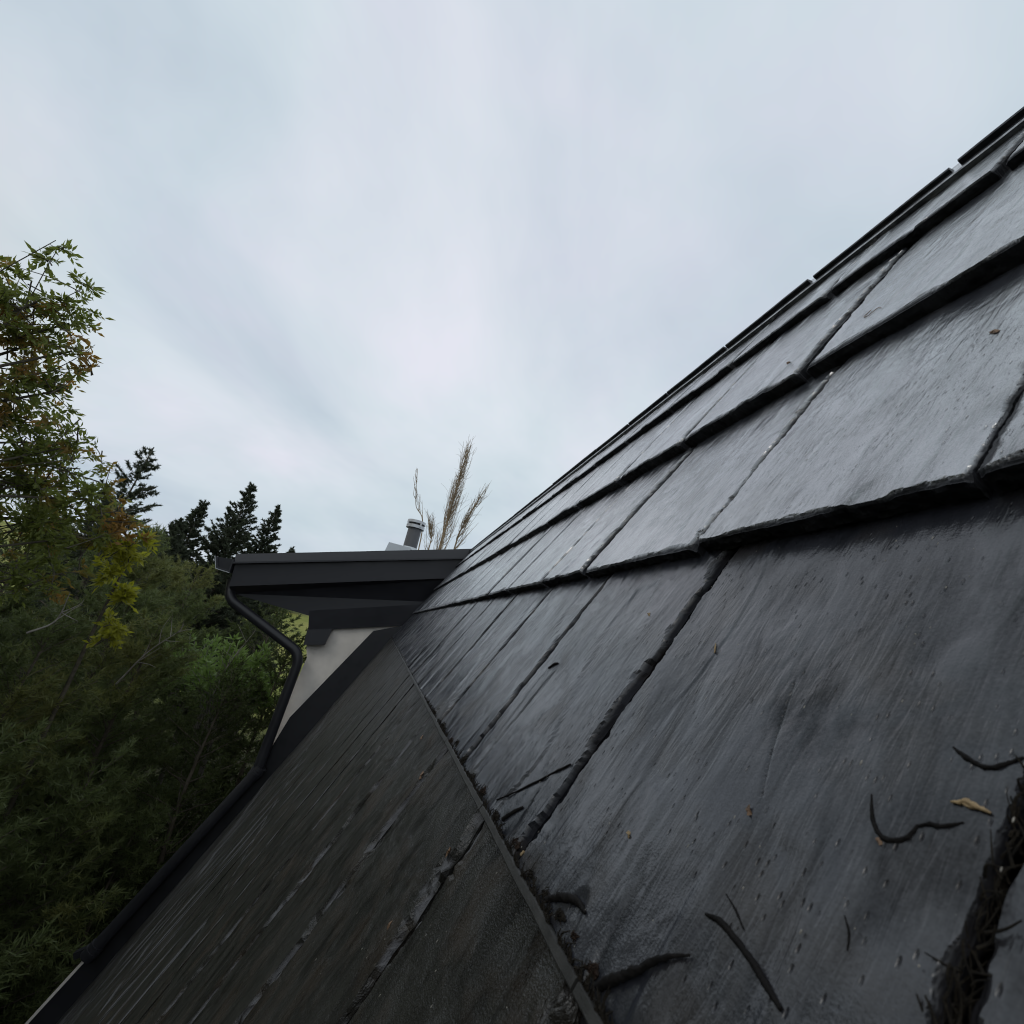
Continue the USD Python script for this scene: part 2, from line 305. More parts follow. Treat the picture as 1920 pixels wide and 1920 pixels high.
def slate(u0, u1, v0, v1, h_low, h_up, thick, seed, du, dv, wander=0.0025, chip=1.0, cracks=(), lower=False, rag=0.003, shoulder=True):
    nu, nv = max(4, int((u1 - u0) / du)), max(4, int((v1 - v0) / dv))
    s, t = np.linspace(0, 1, nu + 1), np.linspace(0, 1, nv + 1)
    s = 0.5 - 0.5 * np.cos(np.pi * (0.12 + 0.76 * s)); s = (s - s[0]) / (s[-1] - s[0])
    t = t**1.25
    T, Sg = np.meshgrid(t, s, indexing='ij')
    vv = v0 + (v1 - v0) * T
    def side(k, w):
        q = np.stack([vv * 16, vv * 0 + k, vv * 0], -1)
        return w * (0.9 * (fbm(q, 3, seed + k) - 0.5) + 1.0 * (fbm(q * 4.5, 3, seed + k + 9) - 0.5) + 0.75 * (fbm(q * 16, 3, seed + k + 19) - 0.5))
    L, R = u0 + side(1, wander * (0.45 if abs(u0) < 0.2 else 1)), u1 + side(2, wander * (0.45 if abs(u1) < 0.2 else 1))
    u = L + (R - L) * Sg
    low = rag * (1.3 * (fbm(np.stack([u * 22, u * 0 + seed, u * 0], -1), 4, seed + 3) - 0.5) + 1.1 * (fbm(np.stack([u * 150, u * 0 + seed, u * 0], -1), 3, seed + 4) - 0.5))
    vv = vv + low * (1 - T)**2
    z = h_low + (h_up - h_low) * T
    rs = np.random.default_rng(seed)
    z += rs.normal(0, 0.0008) * (1 - T) + rs.normal(0, 0.0006) * (Sg - .5) * (1 - T)
    P = np.stack([u, vv, np.full_like(u, seed * 1.7)], -1)
    z += 0.0045 * (fbm(P * [8, 3.0, 1], 3, seed) - 0.5)                                    # slow undulation
    z += 0.0007 * (fbm(P * [34, 7, 1] + [0, 3, 0], 3, seed + 5) - 0.5)                      # long ribs
    lam = fbm(P * [11, 3.2, 1] + [5, 0, 0], 4, seed + 2) * 4.5                               # cleavage steps
    fr = lam - np.floor(lam)
    z += (0.0010 - 0.0005 * (u0 < 0.2 < u1) + 0.0011 * np.exp(-np.maximum(vv - v0, 0) / 0.07) * (not lower)) * (np.floor(lam) + sm((fr - 0.90) / 0.10) - 2)
    # broken edges, in steps
    dl, dr, db = (u - L), (R - u), (vv - (v0 + low))
    ns = fbm(P * [80, 40, 1], 4, seed + 7); nb = fbm(P * [30, 34, 1], 4, seed + 8); big = fbm(P * [9, 9, 1], 2, seed + 11)
    mask = np.zeros_like(z)
    for k, (d, w, dep) in enumerate(((dl, (0.009 if lower else 0.017) if shoulder else 0.006, (0.0032 if lower else 0.0046) if shoulder else 0.0022), (dr, 0.006, 0.0022), (db, 0.009, 0.0030))):
        nn = (ns if k < 2 else nb)
        width = w * chip * np.clip((nn - 0.36) * 3.2 + (big - 0.5) * 2.0, 0.02, 2)
        x = np.clip(1 - d / np.maximum(width, 1e-5), 0, 1)
        stp = np.floor(x * 3.999) / 3 + sm((x * 4 - np.floor(x * 4) - 0.7) / 0.3) / 3 * (x < 0.75)
        z -= dep * (chip if lower else 1.0) * np.clip(stp, 0, 1) * (x > 0)
        pat = np.clip((fbm(P * [120, 50, 1] + [k * 7, 0, 0], 3, seed + 31) - 0.50) * 14, 0, 1)
        mask = np.maximum(mask, np.clip(stp * 1.5, 0, 1) * (x > 0) * (pat if lower else 1.0))
    for line, wid, dep in cracks:
        ln = smooth_path(np.array(line, float), 6)
        d = np.full(u.shape, 9.0); sgn = np.zeros(u.shape)
        for a, b in zip(ln[:-1], ln[1:]):
            e = b - a; l2 = e @ e + 1e-12
            k = np.clip(((u - a[0]) * e[0] + (vv - a[1]) * e[1]) / l2, 0, 1)
            dd = np.hypot(u - a[0] - k * e[0], vv - a[1] - k * e[1])
            sgn = np.where(dd < d, np.sign(e[0] * (vv - a[1]) - e[1] * (u - a[0])), sgn); d = np.minimum(d, dd)
        z -= dep * np.exp(-(d / wid)**2) * np.where(sgn > 0, 1, 0.55) + dep * 0.4 * (sgn > 0) * np.exp(-(d / (wid * 5))**2)
    if lower:
        yv, zz = low_pos(vv, z)
    else:
        yv, zz = vv, z
    top = np.stack([-u, yv, zz], -1)
    n1 = nu + 1
    i, j = np.meshgrid(np.arange(nv), np.arange(nu), indexing='ij')
    q = np.stack([i * n1 + j, (i + 1) * n1 + j, (i + 1) * n1 + j + 1, i * n1 + j + 1], -1).reshape(-1, 4)
    verts, faces = [top.reshape(-1, 3)], [q]
    # the edge faces, rough like split stone
    loop = np.concatenate([top[0, :], top[1:, -1], top[-1, -2::-1], top[-2:0:-1, 0]])
    lowmask = np.zeros(len(loop)); lowmask[:n1] = 1
    rows = [loop]
    K = 5 if du < 0.012 else 2
    for k in range(1, K + 1):
        r = loop.copy()
        r[:, 2] -= thick * k / K
        jitter = (fbm(np.stack([loop[:, 0] * 130, loop[:, 1] * 130, np.full(len(loop), k * 2.3 + seed)], -1), 3, seed) - 0.5) * 0.006
        c = np.array([-(u0 + u1) / 2, r[:, 1].mean()])
        r[:, 1] += np.where(lowmask > 0, jitter + 0.0008 * k, 0)
        dirx = np.sign(c[0] - r[:, 0])
        r[:, 0] += np.where(lowmask > 0, 0, dirx * np.abs(jitter) * 0.6)
        rows.append(r)
    m = len(loop); base = len(verts[0])
    verts.append(np.concatenate(rows))
    i, j = np.meshgrid(np.arange(K), np.arange(m), indexing='ij')
    faces.append(base + np.stack([i * m + j, i * m + (j + 1) % m, (i + 1) * m + (j + 1) % m, (i + 1) * m + j], -1).reshape(-1, 4)[:, ::-1])
    f = np.vstack(faces)
    return np.vstack(verts), f[:, ::-1], np.concatenate([mask.ravel(), np.full(len(np.concatenate(rows)), 0.0 if lower else 1.0)])
def add_slate(m, material):
    p = part(roof, 'slate', m[:2], material, False)
    UsdGeom.PrimvarsAPI(p).CreatePrimvar('chip', Sdf.ValueTypeNames.FloatArray, 'vertex').Set(Vt.FloatArray.FromNumpy(m[2].astype(np.float32)))

ROWS = [-0.32 * H, 1.33 * H, 3.03 * H, 4.86 * H, 6.02 * H]
TL = [0.004, 0.0165, 0.0195, 0.0160]
END = 28.0 * H
W = 1.335 * H
def step(u):
    d = math.hypot(max(u, 0.12), 0.15)
    return float(np.clip(d * 0.0085, 0.0020, 0.045))
JOINTS = [
    [(-0.69, -0.67, 0.65, 2.00, 3.32, 4.60, 5.92)],
    [(-0.40, 0.93, 2.20, 3.74, 4.85, 6.25)],
    [(-0.20, 1.12, 2.45, 3.85, 5.20, 6.55)],
    [(0.52, 1.80, 3.15, 4.52, 5.85)],
]
rng = np.random.default_rng(11)
CRACKS = {0: [([(0.205, 0.055), (0.214, 0.082), (0.222, 0.115)], 0.0012, 0.0005)]}
NEAR = []
seed = 100
for c in range(4):
    js = [x * H for x in JOINTS[c][0][(1 if c == 0 else 0):]]
    first = js[0]
    pre = []
    x = first
    for k in range(5):
        x -= W * (1 + rng.normal(0, 0.02)); pre.append(x)
    js = pre[::-1] + js
    while js[-1] < END - 0.6 * W:
        js.append(js[-1] + W * (1 + rng.normal(0, 0.025)))
    js[-1] = END
    v0, v1 = ROWS[c], ROWS[c + 1]
    for a, b in zip(js[:-1], js[1:]):
        seed += 13
        near = step(min(abs(a), abs(b)) if a * b > 0 else 0) * (0.36 if (c == 0 and a < 0.2 and b > 0.2) else 1.0)
        ov = 0.05 if c < 3 else 0.02
        gap = 0.0100 + 0.003 * rng.random()
        ga, gb = gap / 2, gap / 2
        if abs(a) < 0.19: ga = 0.0018
        if abs(b) < 0.19: gb = 0.0012
        if c == 0 and abs(b - 2.0 * H) < 0.02: gb = 0.0060
        if c == 0 and abs(a - 2.0 * H) < 0.02: ga = 0.0030
        tl = TL[c]
        m = slate(a + ga, b - gb, v0, v1 + ov, tl, -tl * ov / (v1 - v0), max(tl - 0.0006, 0.004), seed, near, near * 1.1,
                  wander=(0.0055 if c else 0.0042) if c < 3 else 0.002, chip=1.0 if c else 0.7, cracks=CRACKS[0] if (c == 0 and a < 0.2 and b > 0.2) else (), rag=0.0022 if c else 0.0008, shoulder=a > 0.2)
        add_slate(m, 'lit_slate' if c else 'dim_slate')
        if a < 1.0:
            NEAR.append(m[0])

# lower slates, a shade steeper, dull and weathered
LJ = [1.345, 2.555, 3.92, 5.15, 6.50]
js = [x * H for x in LJ]
x = js[0]; pre = []
for k in range(5):
    x -= W * (1 + rng.normal(0, 0.02)); pre.append(x)
js = pre[::-1] + js
while js[-1] < END - 0.6 * W:
    js.append(js[-1] + W * (1 + rng.normal(0, 0.03)))
js[-1] = END
LROWS = [V_STRIP - 0.0045, -4.6 * H, -9.0 * H, -13.2 * H, -17.4 * H, -21.6 * H]
for r in range(5):
    for a, b in zip(js[:-1], js[1:]):
        seed += 13
        near = step(min(abs(a), abs(b)) if a * b > 0 else 0) * ((0.65 if 0.2 < a < 1.4 else 1.2) if r == 0 else 2.6)
        v1, v0 = LROWS[r], LROWS[r + 1]
        gap = 0.013 + 0.004 * rng.random()
        m = slate(a + gap / 2, b - gap / 2, v0, v1 + (0.0 if r == 0 else 0.03), 0.004, 0.0, 0.006, seed, near, near * 2.0,
                  wander=0.0065, chip=1.9 if a < 1.4 else 0.4, lower=True)
        add_slate(m, 'weathered_slate')
        if a < 1.2:
            NEAR.append(m[0])
# the narrow proud strip along the change of slope, in lengths over each lower slate
for a, b in zip(js[:-1], js[1:]):
    k = max(3, int((b - a) / 0.02))
    uu = np.linspace(a + 0.0012, b - 0.0012, k + 1)
    w = 0.0014 * (noise(np.stack([uu * 40, uu * 0, uu * 0], -1), 4) - .5)
    prof = [(-0.0030, -0.012), (-0.0031, 0.0050), (-0.0022, 0.0062), (0.0022, 0.0064), (0.0031, 0.0050), (0.0031, -0.012)]
    v = np.array([[(-x, V_STRIP + p[0] + ww, p[1] + 0.4 * ww) for p in prof] for x, ww in zip(uu, w)]).reshape(-1, 3)
    i, j = np.meshgrid(np.arange(k), np.arange(5), indexing='ij')
    q = np.stack([i * 6 + j, i * 6 + j + 1, (i + 1) * 6 + j + 1, (i + 1) * 6 + j], -1).reshape(-1, 4)
    f = np.vstack([q[:, [0, 1, 2]], q[:, [0, 2, 3]], [[0, t + 1, t] for t in range(1, 5)], [[k * 6, k * 6 + t, k * 6 + t + 1] for t in range(1, 5)]])
    part(roof, 'edge_strip', (v, f), 'dark_strip', False)

# ridge: a long lower capping and short top slates with gaps
def ridge_slab(u0, u1, v0, v1, n0, n1, sd, fall=0.0):
    k = max(3, int((u1 - u0) / 0.03))
    uu = np.linspace(u0, u1, k + 1)
    w = 0.0012 * (noise(np.stack([uu * 18, uu * 0 + sd, uu * 0], -1), sd) - .5)
    prof = [(v0, n0), (v0 - 0.0006, n1 - 0.002), (v0 + 0.002, n1), (v1, n1 - (v1 - v0) * fall), (v1, n0 - (v1 - v0) * fall)]
    v = np.array([[(-x, p[0] + ww, p[1] + ww * 0.5) for p in prof] for x, ww in zip(uu, w)]).reshape(-1, 3)
    i, j = np.meshgrid(np.arange(k), np.arange(5), indexing='ij')
    q = np.stack([i * 5 + j, i * 5 + (j + 1) % 5, (i + 1) * 5 + (j + 1) % 5, (i + 1) * 5 + j], -1).reshape(-1, 4)
    f = np.vstack([q[:, [0, 1, 2]], q[:, [0, 2, 3]], [[0, t + 1, t] for t in range(1, 4)], [[k * 5, k * 5 + t, k * 5 + t + 1] for t in range(1, 4)]])
    return v, f
RIDGE_V, RIDGE_N = 0.004, 0.0225
RG = [2.45, 3.97, 5.47, 7.02, 8.45, 10.03]
rg = [x * H for x in RG]
x = rg[0]
pre = []
for k in range(5):
    x -= 1.5 * H; pre.append(x)
rg = pre[::-1] + rg
while rg[-1] < END - 0.1:
    rg.append(rg[-1] + 1.5 * H * (1 + rng.normal(0, 0.03)))
rg[-1] = END
for i, (a, b) in enumerate(zip(rg[:-1], rg[1:])):
    part(roof, 'ridge_slate', ridge_slab(a + 0.002, b - (0.011 if i in (4, 5) else 0.004), 6.02 * H + RIDGE_V + rng.normal(0, 0.0008), 6.75 * H, RIDGE_N - 0.0105, RIDGE_N + rng.normal(0, 0.0006), i + 3, 1.6), 'dim_slate', False)
part(roof, 'ridge_slab', ridge_slab(rg[0], END, 6.02 * H - 0.016, 6.02 * H + 0.034, 0.0005, 0.0115, 77), 'lit_slate', False)
# what the slates are nailed to
def deck():
    a, b = -0.95, END - 0.002
    pts = [(V_STRIP, -0.016), (6.15 * H, -0.016), (6.15 * H, -0.10), (V_STRIP, -0.10)]
    up = prism(pts, a, b)
    lo = [low_pos(V_STRIP, -0.010), low_pos(V_STRIP, -0.10), low_pos(-21.6 * H, -0.10), low_pos(-21.6 * H, -0.010)]
    dn = prism(lo, a, b)
    return join([(np.c_[-v[:, 1], v[:, 0], v[:, 2]], f) for v, f in (up, dn)])
part(roof, 'roof_deck', deck(), 'dark_felt')

# walls and the flat top behind the ridge
def rz(x, y, z):
    return np.array([x, y, z]) + EYE
ridge_top = roof_pt(0, 6.10 * H, -0.02)
yv, zn = low_pos(-21.0 * H, -0.1)
foot = roof_pt(0, yv, zn)
part(house, 'flat_roof', prism([(ridge_top[0], ridge_top[2] - 0.10), (ridge_top[0], ridge_top[2] + 0.004), (ridge_top[0] + 5, ridge_top[2] + 0.05), (ridge_top[0] + 5, ridge_top[2] - 0.10)], -0.95, END + 4.8), 'dark_felt')
part(house, 'house_wall', prism([(foot[0] + 0.12, -0.2), (foot[0] + 0.12, foot[2]), (ridge_top[0] + 0.1, ridge_top[2] - 0.14), (ridge_top[0] + 4.9, ridge_top[2] - 0.14), (ridge_top[0] + 4.9, -0.2)], -0.9, END - 0.05), 'pale_render')

# ---------------------------------------------------------------- the extension, clad in black metal, its side facing us
Y0 = END
def side(poly, y0, y1):
    return prism([(x, z + 6.0) for x, z in poly], y0, y1)
def slanted(poly, y_top, y_bot, y1, axis=15.5):
    """As side(), the face leaning back towards its bottom edge (top edge given first: two points, then the bottom ones)."""
    m = [(x, z + 6.0) for x, z in poly]
    v, f = prism(m, 0.0, 1.0)
    zt = np.array([p[1] for p in m[:2]]); xt = np.array([p[0] for p in m[:2]]); zb = np.array([p[1] for p in m[2:]]); xb = np.array([p[0] for p in m[2:]])
    top = zt[0] + (v[:, 0] - xt[0]) * (zt[1] - zt[0]) / (xt[1] - xt[0])
    o = np.argsort(xb); bot = np.interp(v[:, 0], xb[o], zb[o])
    k = np.clip((top - v[:, 2]) / np.maximum(top - bot, 1e-3), 0, 1)
    v = v.copy(); front = v[:, 1] < 0.5
    v[:, 1] = np.where(front, y_top + (y_bot - y_top) * k, y1)
    return v, f
B1, B2 = Y0 - 0.07, Y0 + 4.6
part(house, 'fascia_cap', slanted([(-1.443, 0.299), (1.1, 1.021), (1.1, 0.915), (-1.424, 0.216)], B1 + 0.02, B1, B2), 'black_metal')
part(house, 'drip_edge', side([(-1.430, 0.222), (1.1, 0.915), (1.1, 0.902), (-1.430, 0.206)], B1 - 0.030, B1 + 0.03), 'black_metal')
part(house, 'fascia_board', slanted([(-1.420, 0.215), (1.1, 0.905), (0.9, 0.655), (-1.402, 0.004)], B1 + 0.022, B1 + 0.030, B2), 'black_metal')
part(house, 'soffit_board', slanted([(-1.404, 0.001), (0.9, 0.652), (0.8, 0.359), (-0.660, -0.068), (-0.650, -0.104), (-1.395, -0.052)], B1 + 0.030, B1 + 0.20, B2), 'black_metal')
part(house, 'frieze_board', slanted([(-0.675, -0.054), (0.8, 0.374), (0.5, 0.077), (-0.636, -0.233)], B1 + 0.08, B1 + 0.115, B2), 'black_metal')
part(house, 'corner_block', side([(-0.640, -0.228), (-0.425, -0.175), (-0.450, -0.325), (-0.560, -0.350), (-0.632, -0.366)], B1 + 0.075, B1 + 0.2), 'black_metal')
WALL = Y0 + 0.075
part(house, 'extension_wall', side([(-0.60, -0.22), (0.5, 0.08), (2.4, 0.5), (2.4, -5.9), (-0.68, -5.9), (-0.675, -1.30), (-0.575, -0.478), (-0.63, -0.32)], WALL, B2 - 0.1), 'pale_render', label='off-white rendered wall under the black metal eaves')
def on_slope(vn, y0, y1):
    pts = [roof_pt(0, v * H, n * H) for v, n in vn]
    return prism([(p[0], p[2]) for p in pts], y0, y1)
part(house, 'verge_board', on_slope([(-7.6, 0.80), (-8.6, 0.42), (-21.3, 0.24), (-21.3, -1.6), (-7.6, -1.2)], Y0 + 0.012, Y0 + 0.072), 'pale_render', label='thin pale edge of the wall along the verge')
part(house, 'flashing', on_slope([(0.60, -0.25), (0.41, 0.09), (-0.67, 0.95), (-6.3, 1.01), (-7.9, 0.62), (-8.7, 0.30), (-21.2, 0.14), (-21.2, -1.3), (-9.0, -0.7)], Y0 - 0.012, Y0 + 0.010), 'black_plastic', label='black flashing upstand along the foot of the wall')

# gutter, its open end towards us
gut = thing('gutter', 'black gutter seen end-on at the low corner of the extension roof', None, parent=house)
GP = [(-1.586, 0.237), (-1.545, 0.142), (-1.437, 0.131), (-1.439, 0.248)]
inner = [(-1.432 - 0.0, 0.248), (-1.445, 0.247), (-1.444, 0.140), (-1.540, 0.150), (-1.578, 0.240), (-1.592, 0.238), (-1.552, 0.134), (-1.431, 0.122)]
part(gut, 'trough', side(inner, B1 - 0.01, B2), 'black_metal')
part(gut, 'end_cap', side(GP, B1 + 0.015, B1 + 0.022), 'black_plastic')
part(gut, 'end_rim', side([(-1.596, 0.238), (-1.552, 0.130), (-1.430, 0.119), (-1.430, 0.124), (-1.549, 0.135), (-1.591, 0.239)], B1 - 0.014, B1 - 0.002), 'galvanised')

# downpipe
dp = thing('downpipe', 'black round downpipe bending from the gutter and running down the verge', None, parent=house)
YP = Y0 - 0.055
def P3(x, z, dy=0.0):
    return np.array([x, YP + dy, z + 6.0])
def bend(a, b, c, r, n=7):
    d1 = (a - b) / np.linalg.norm(a - b); d2 = (c - b) / np.linalg.norm(c - b)
    return [(1 - s)**2 * (b + d1 * r) + 2 * s * (1 - s) * b + s * s * (b + d2 * r) for s in np.linspace(0, 1, n)]
k0, k1, k2, k3, k4 = P3(-1.425, 0.060, 0.16), P3(-1.395, -0.105, 0.10), P3(-0.618, -0.445), P3(-0.668, -1.445, -0.02), P3(-1.400, -2.800, -0.02)
part(dp, 'outlet', tube([k0, k0 + (k1 - k0) * 0.55], [0.056, 0.046], 16), 'black_plastic', 40)
part(dp, 'pipe', tube([k0 + (k1 - k0) * 0.4] + bend(k0, k1, k2, 0.09) + bend(k1, k2, k3, 0.12) + [k3 + (k2 - k3) * 0.02], 0.044, 20), 'black_plastic', 40)
part(dp, 'pipe', tube([k3 + (k4 - k3) * 0.02, k4], 0.046, 20), 'black_plastic', 40)
for p, q in ((k3, k4), (k4, k3)):
    d = (q - p) / np.linalg.norm(q - p)
    part(dp, 'coupling', tube([p - d * 0.05, p - d * 0.049, p + d * 0.05, p + d * 0.051], [0.047, 0.054, 0.054, 0.047], 20), 'black_plastic', 30)
    part(dp, 'coupling_ring', tube([p - d * 0.012, p - d * 0.010, p + d * 0.010, p + d * 0.012], [0.054, 0.058, 0.058, 0.054], 20), 'black_plastic', 30)
part(dp, 'bracket', prism([(-1.53, 3.16), (-1.38, 3.24), (-1.36, 3.20), (-1.51, 3.12)], YP + 0.0, YP + 0.05), 'black_plastic')

# flue on the extension roof
flue = thing('flue', 'grey metal flue with a slotted galvanised cap above the extension roof', None, parent=house)
fb = np.array([0.095, 6.5, 6.0 + 0.86])
def ring(z0, z1, r, r2=None):
    r2 = r if r2 is None else r2
    return tube([fb + [0, 0, z0], fb + [0, 0, z0 + 1e-4], fb + [0, 0, z1 - 1e-4], fb + [0, 0, z1]], [r * 0.96, r, r2, r2 * 0.96], 28)
part(flue, 'pipe', ring(0, 0.40, 0.093, 0.088), 'flue_paint', 40)
part(flue, 'collar', ring(0.085, 0.125, 0.125, 0.098), 'pale_metal', 40)
part(flue, 'cap_ring', ring(0.385, 0.425, 0.122), 'galvanised', 40)
part(flue, 'cap_core', ring(0.42, 0.47, 0.105), 'black_plastic', 40)
part(flue, 'cap_ring', ring(0.452, 0.488, 0.122), 'galvanised', 40)
for k in range(4):
    a = k * math.pi / 2 + 0.5
    c = fb + [0.119 * math.cos(a), 0.119 * math.sin(a), 0]
    part(flue, 'cap_post', tube([c + [0, 0, 0.40], c + [0, 0, 0.47]], 0.012, 8), 'galvanised')
part(house, 'roof_upstand', prism([(-0.20, 6.70), (-0.165, 6.898), (0.10, 6.895), (0.10, 6.70)], 5.9, 6.2), 'pale_metal', label='pale metal upstand beside the flue')
part(house, 'extension_roof', side([(-1.40, 0.26), (3.4, 1.60), (3.4, 1.50), (-1.40, 0.14)], B1 + 0.05, B2 - 0.05), 'black_metal')

# ---------------------------------------------------------------- trees
def orient(d, rs):
    """Two unit vectors square to the rows of d."""
    r = rs.normal(size=d.shape); a = np.cross(d, r); a /= np.linalg.norm(a, axis=1, keepdims=True) + 1e-9
    return a, np.cross(d, a)

def blades(p, d, length, width, rs, kink=0.0):
    """Diamond leaves: p base, d direction, per row."""
    a, b = orient(d, rs)
    L = np.broadcast_to(length, (len(p),))[:, None]; Wd = np.broadcast_to(width, (len(p),))[:, None]
    mid = p + d * L * 0.45 + b * L * kink
    v = np.stack([p, mid + a * Wd / 2, p + d * L, mid - a * Wd / 2], 1).reshape(-1, 3)
    k = np.arange(len(p))[:, None] * 4
    return v, np.vstack([k + [0, 1, 2], k + [0, 2, 3]])

def needles(p, d, length, width, rs):
    """Single thin triangles."""
    a, _ = orient(d, rs)
    L = np.broadcast_to(length, (len(p),))[:, None]
    v = np.stack([p - a * width / 2, p + a * width / 2, p + d * L], 1).reshape(-1, 3)
    return v, np.arange(len(v)).reshape(-1, 3)

def unit(v):
    return v / (np.linalg.norm(v, axis=-1, keepdims=True) + 1e-9)

def conifer(height, radius, rs, whorl=0.45, per=7, rise=0.1, droop=0.25, tuft=0.12, nlen=0.08, nwid=0.012, density=26, lean=(0, 0), start=0.08, power=0.85, irregular=0.25, spread=0.3, point=0.3):
    wood, npts, ndir = [], [], []
    tz = np.linspace(0, 1, 12)
    axis = lambda t: np.stack([lean[0] * t + 0.06 * np.sin(t * 7), lean[1] * t + 0.06 * np.cos(t * 6), height * t], -1)
    wood.append(tube(axis(tz), np.maximum(0.014 * height * (1 - tz)**0.9, 0.012), 8))
    z = start * height
    while z < height * 0.985:
        t = z / height
        R = radius * ((1 - t)**power + 0.02)
        for k in range(max(3, int(per * (0.55 + 0.45 * (1 - t))))):
            az = rs.uniform(0, 2 * np.pi); L = R * rs.uniform(1 - irregular * 1.6, 1 + irregular)
            if L < 0.05:
                continue
            n = max(4, int(L / 0.18) + 3)
            s = np.linspace(0, 1, n)
            out = np.array([math.cos(az), math.sin(az), 0])
            rr = rise + 0.5 * t
            path = axis(np.array([t + rs.uniform(-.5, .5) * whorl / height]))[0] + s[:, None] * L * out + np.c_[0 * s, 0 * s, L * (rr * s - droop * s**1.3 * (1 - t) + 0.30 * droop * s**3)]
            path[1:] += rs.normal(0, 0.02 * L + 0.004, (n - 1, 3)) * s[1:, None]
            wood.append(tube(path, np.maximum(0.012 * L * (1 - s * 0.8), 0.004), 4, False))
            # side shoots
            m = max(3, int(L * density))
            si = np.clip(rs.beta(1.6, 1.0, m), 0.08, 1)
            base = np.stack([np.interp(si, s, path[:, q]) for q in range(3)], 1)
            fw = unit(path[-1] - path[0])
            lat = np.cross(fw, [0, 0, 1.0])
            sd = unit(fw * rs.uniform(0.5, 1.3, (m, 1)) + lat * rs.uniform(-1.2, 1.2, (m, 1)) + np.array([0, 0, 1.0]) * rs.normal(0.12, spread, (m, 1)))
            sl = tuft * rs.uniform(0.6, 1.5, m) * (1.25 - 0.5 * si) * (1 - point * t)
            for q in range(3):
                npts.append(base + sd * (sl * (q + rs.uniform(0, 0.8, m)) / 3)[:, None]); ndir.append(sd)
            npts.append(base + sd * sl[:, None]); ndir.append(sd)
        z += whorl * rs.uniform(0.6, 1.3) * (0.5 + 0.6 * (1 - t))
    top = axis(np.linspace(0.93, 1.0, 30)); npts.append(top); ndir.append(np.tile([0, 0, 1.0], (30, 1)))
    p, d = np.vstack(npts), np.vstack(ndir)
    per_n = 5
    p = np.repeat(p, per_n, 0); d = np.repeat(d, per_n, 0)
    d2 = unit(d * 0.75 + rs.normal(0, 0.55, d.shape))
    crown = needles(p, d2, nlen * rs.uniform(0.6, 1.25, len(p)), nwid, rs)
    return join(wood), crown

def plant(name, label, cat, loc, wood, crown, bark, leaf, group=None, wood_name='trunk'):
    t = thing(name, label, cat, group, loc)
    if wood is not None:
        part(t, wood_name, wood, bark, True)
    part(t, 'crown', crown, leaf)
    return t

def copy_of(src, name, label, cat, loc, rot, scale, group=None):
    x = UsdGeom.Xform.Define(stage, free('/World', name))
    x.GetPrim().GetReferences().AddInternalReference(src)
    x.GetPrim().SetInstanceable(True)
    x.ClearXformOpOrder()
    x.AddTranslateOp().Set(Gf.Vec3d(*map(float, loc))); x.AddRotateZOp(opSuffix='turn').Set(rot); x.AddScaleOp(opSuffix='size').Set(Gf.Vec3f(scale, scale, scale))
    tag(x.GetPrim(), label, cat, group)

# spruces behind
rs = np.random.default_rng(21)
def spruce(loc, top, radius, label, seed, **kw):
    r = np.random.default_rng(seed)
    w, c = conifer(top + 6.0, radius, r, **{**dict(whorl=0.25, per=14, rise=0.26, droop=0.30, tuft=0.26, nlen=0.095, nwid=0.038, density=17, start=0.3, power=1.05, irregular=0.20, spread=0.30, point=0.75), **kw})
    return plant('spruce_tree', label, 'tree', (loc[0], loc[1], 0), w, c, 'bark', 'spruce_needles')
spruce((-5.75, 11.65), 2.5, 2.4, 'dark spruce right behind the autumn-coloured ash, tallest of the spruces in view', 31, irregular=0.35, tuft=0.2, nlen=0.070, nwid=0.020, density=24, per=11)
spruce((-7.75, 20.7), 2.95, 2.3, 'narrow dark spruce, left of the group of three behind the gutter corner', 32)
spruce((-6.45, 21.1), 4.10, 3.1, 'pointed dark spruce, highest of the group of three above the black gutter', 33)
spruce((-5.55, 22.4), 3.75, 2.4, 'dark spruce, right of the group of three above the black fascia', 34)
spruce((-4.70, 23.6), 2.30, 1.3, 'small spruce tip just showing over the black fascia', 35)
spruce((-6.6, 16.5), 1.6, 2.6, 'broad low dark spruce filling the gap below the three pointed spruces', 36)
spruce((-9.6, 18.5), 2.0, 2.6, 'dark spruce half hidden behind the ash and the tallest spruce', 37)

# pines below and beside
def pine(loc, top, radius, label, seed, **kw):
    r = np.random.default_rng(seed)
    w, c = conifer(top + 6.0, radius, r, **{**dict(whorl=0.30, per=9, rise=0.42, droop=0.20, tuft=0.20, nlen=0.085, nwid=0.0130, density=34, start=0.12, power=0.62, irregular=0.35, spread=0.45), **kw})
    return plant('pine_tree', label, 'tree', (loc[0], loc[1], 0), w, c, 'bark', 'pine_needles')
p1 = pine((-4.3, 7.1), 0.35, 1.7, 'dark green pine below the ash crown at the left edge', 41)
pine((-3.95, 9.3), 0.55, 1.6, 'dark pine between the ash and the spruces', 42)
pine((-3.1, 5.9), -0.75, 1.35, 'green pine in front, with bare grey twigs, left of the yellow leaves', 43)
pine((-2.75, 7.4), -0.65, 1.25, 'pine standing just left of the bright green laurel', 44)
pine((-2.35, 6.1), -2.0, 1.2, 'shaded pine low beside the downpipe', 45)
pine((-2.75, 5.05), -1.75, 1.3, 'nearest shaded pine at the lower left of the roof', 46)
pine((-3.5, 8.2), -0.35, 1.5, 'mid-green pine behind the yellow sapling', 65)
pine((-2.2, 9.6), -1.3, 1.3, 'dark pine right behind the bright laurel', 66)
pine((-3.9, 11.4), 0.25, 1.7, 'dark pine under the broad low spruce', 67)
pine((-2.0, 6.9), -2.6, 1.1, 'low shaded pine just left of the downpipe', 68)
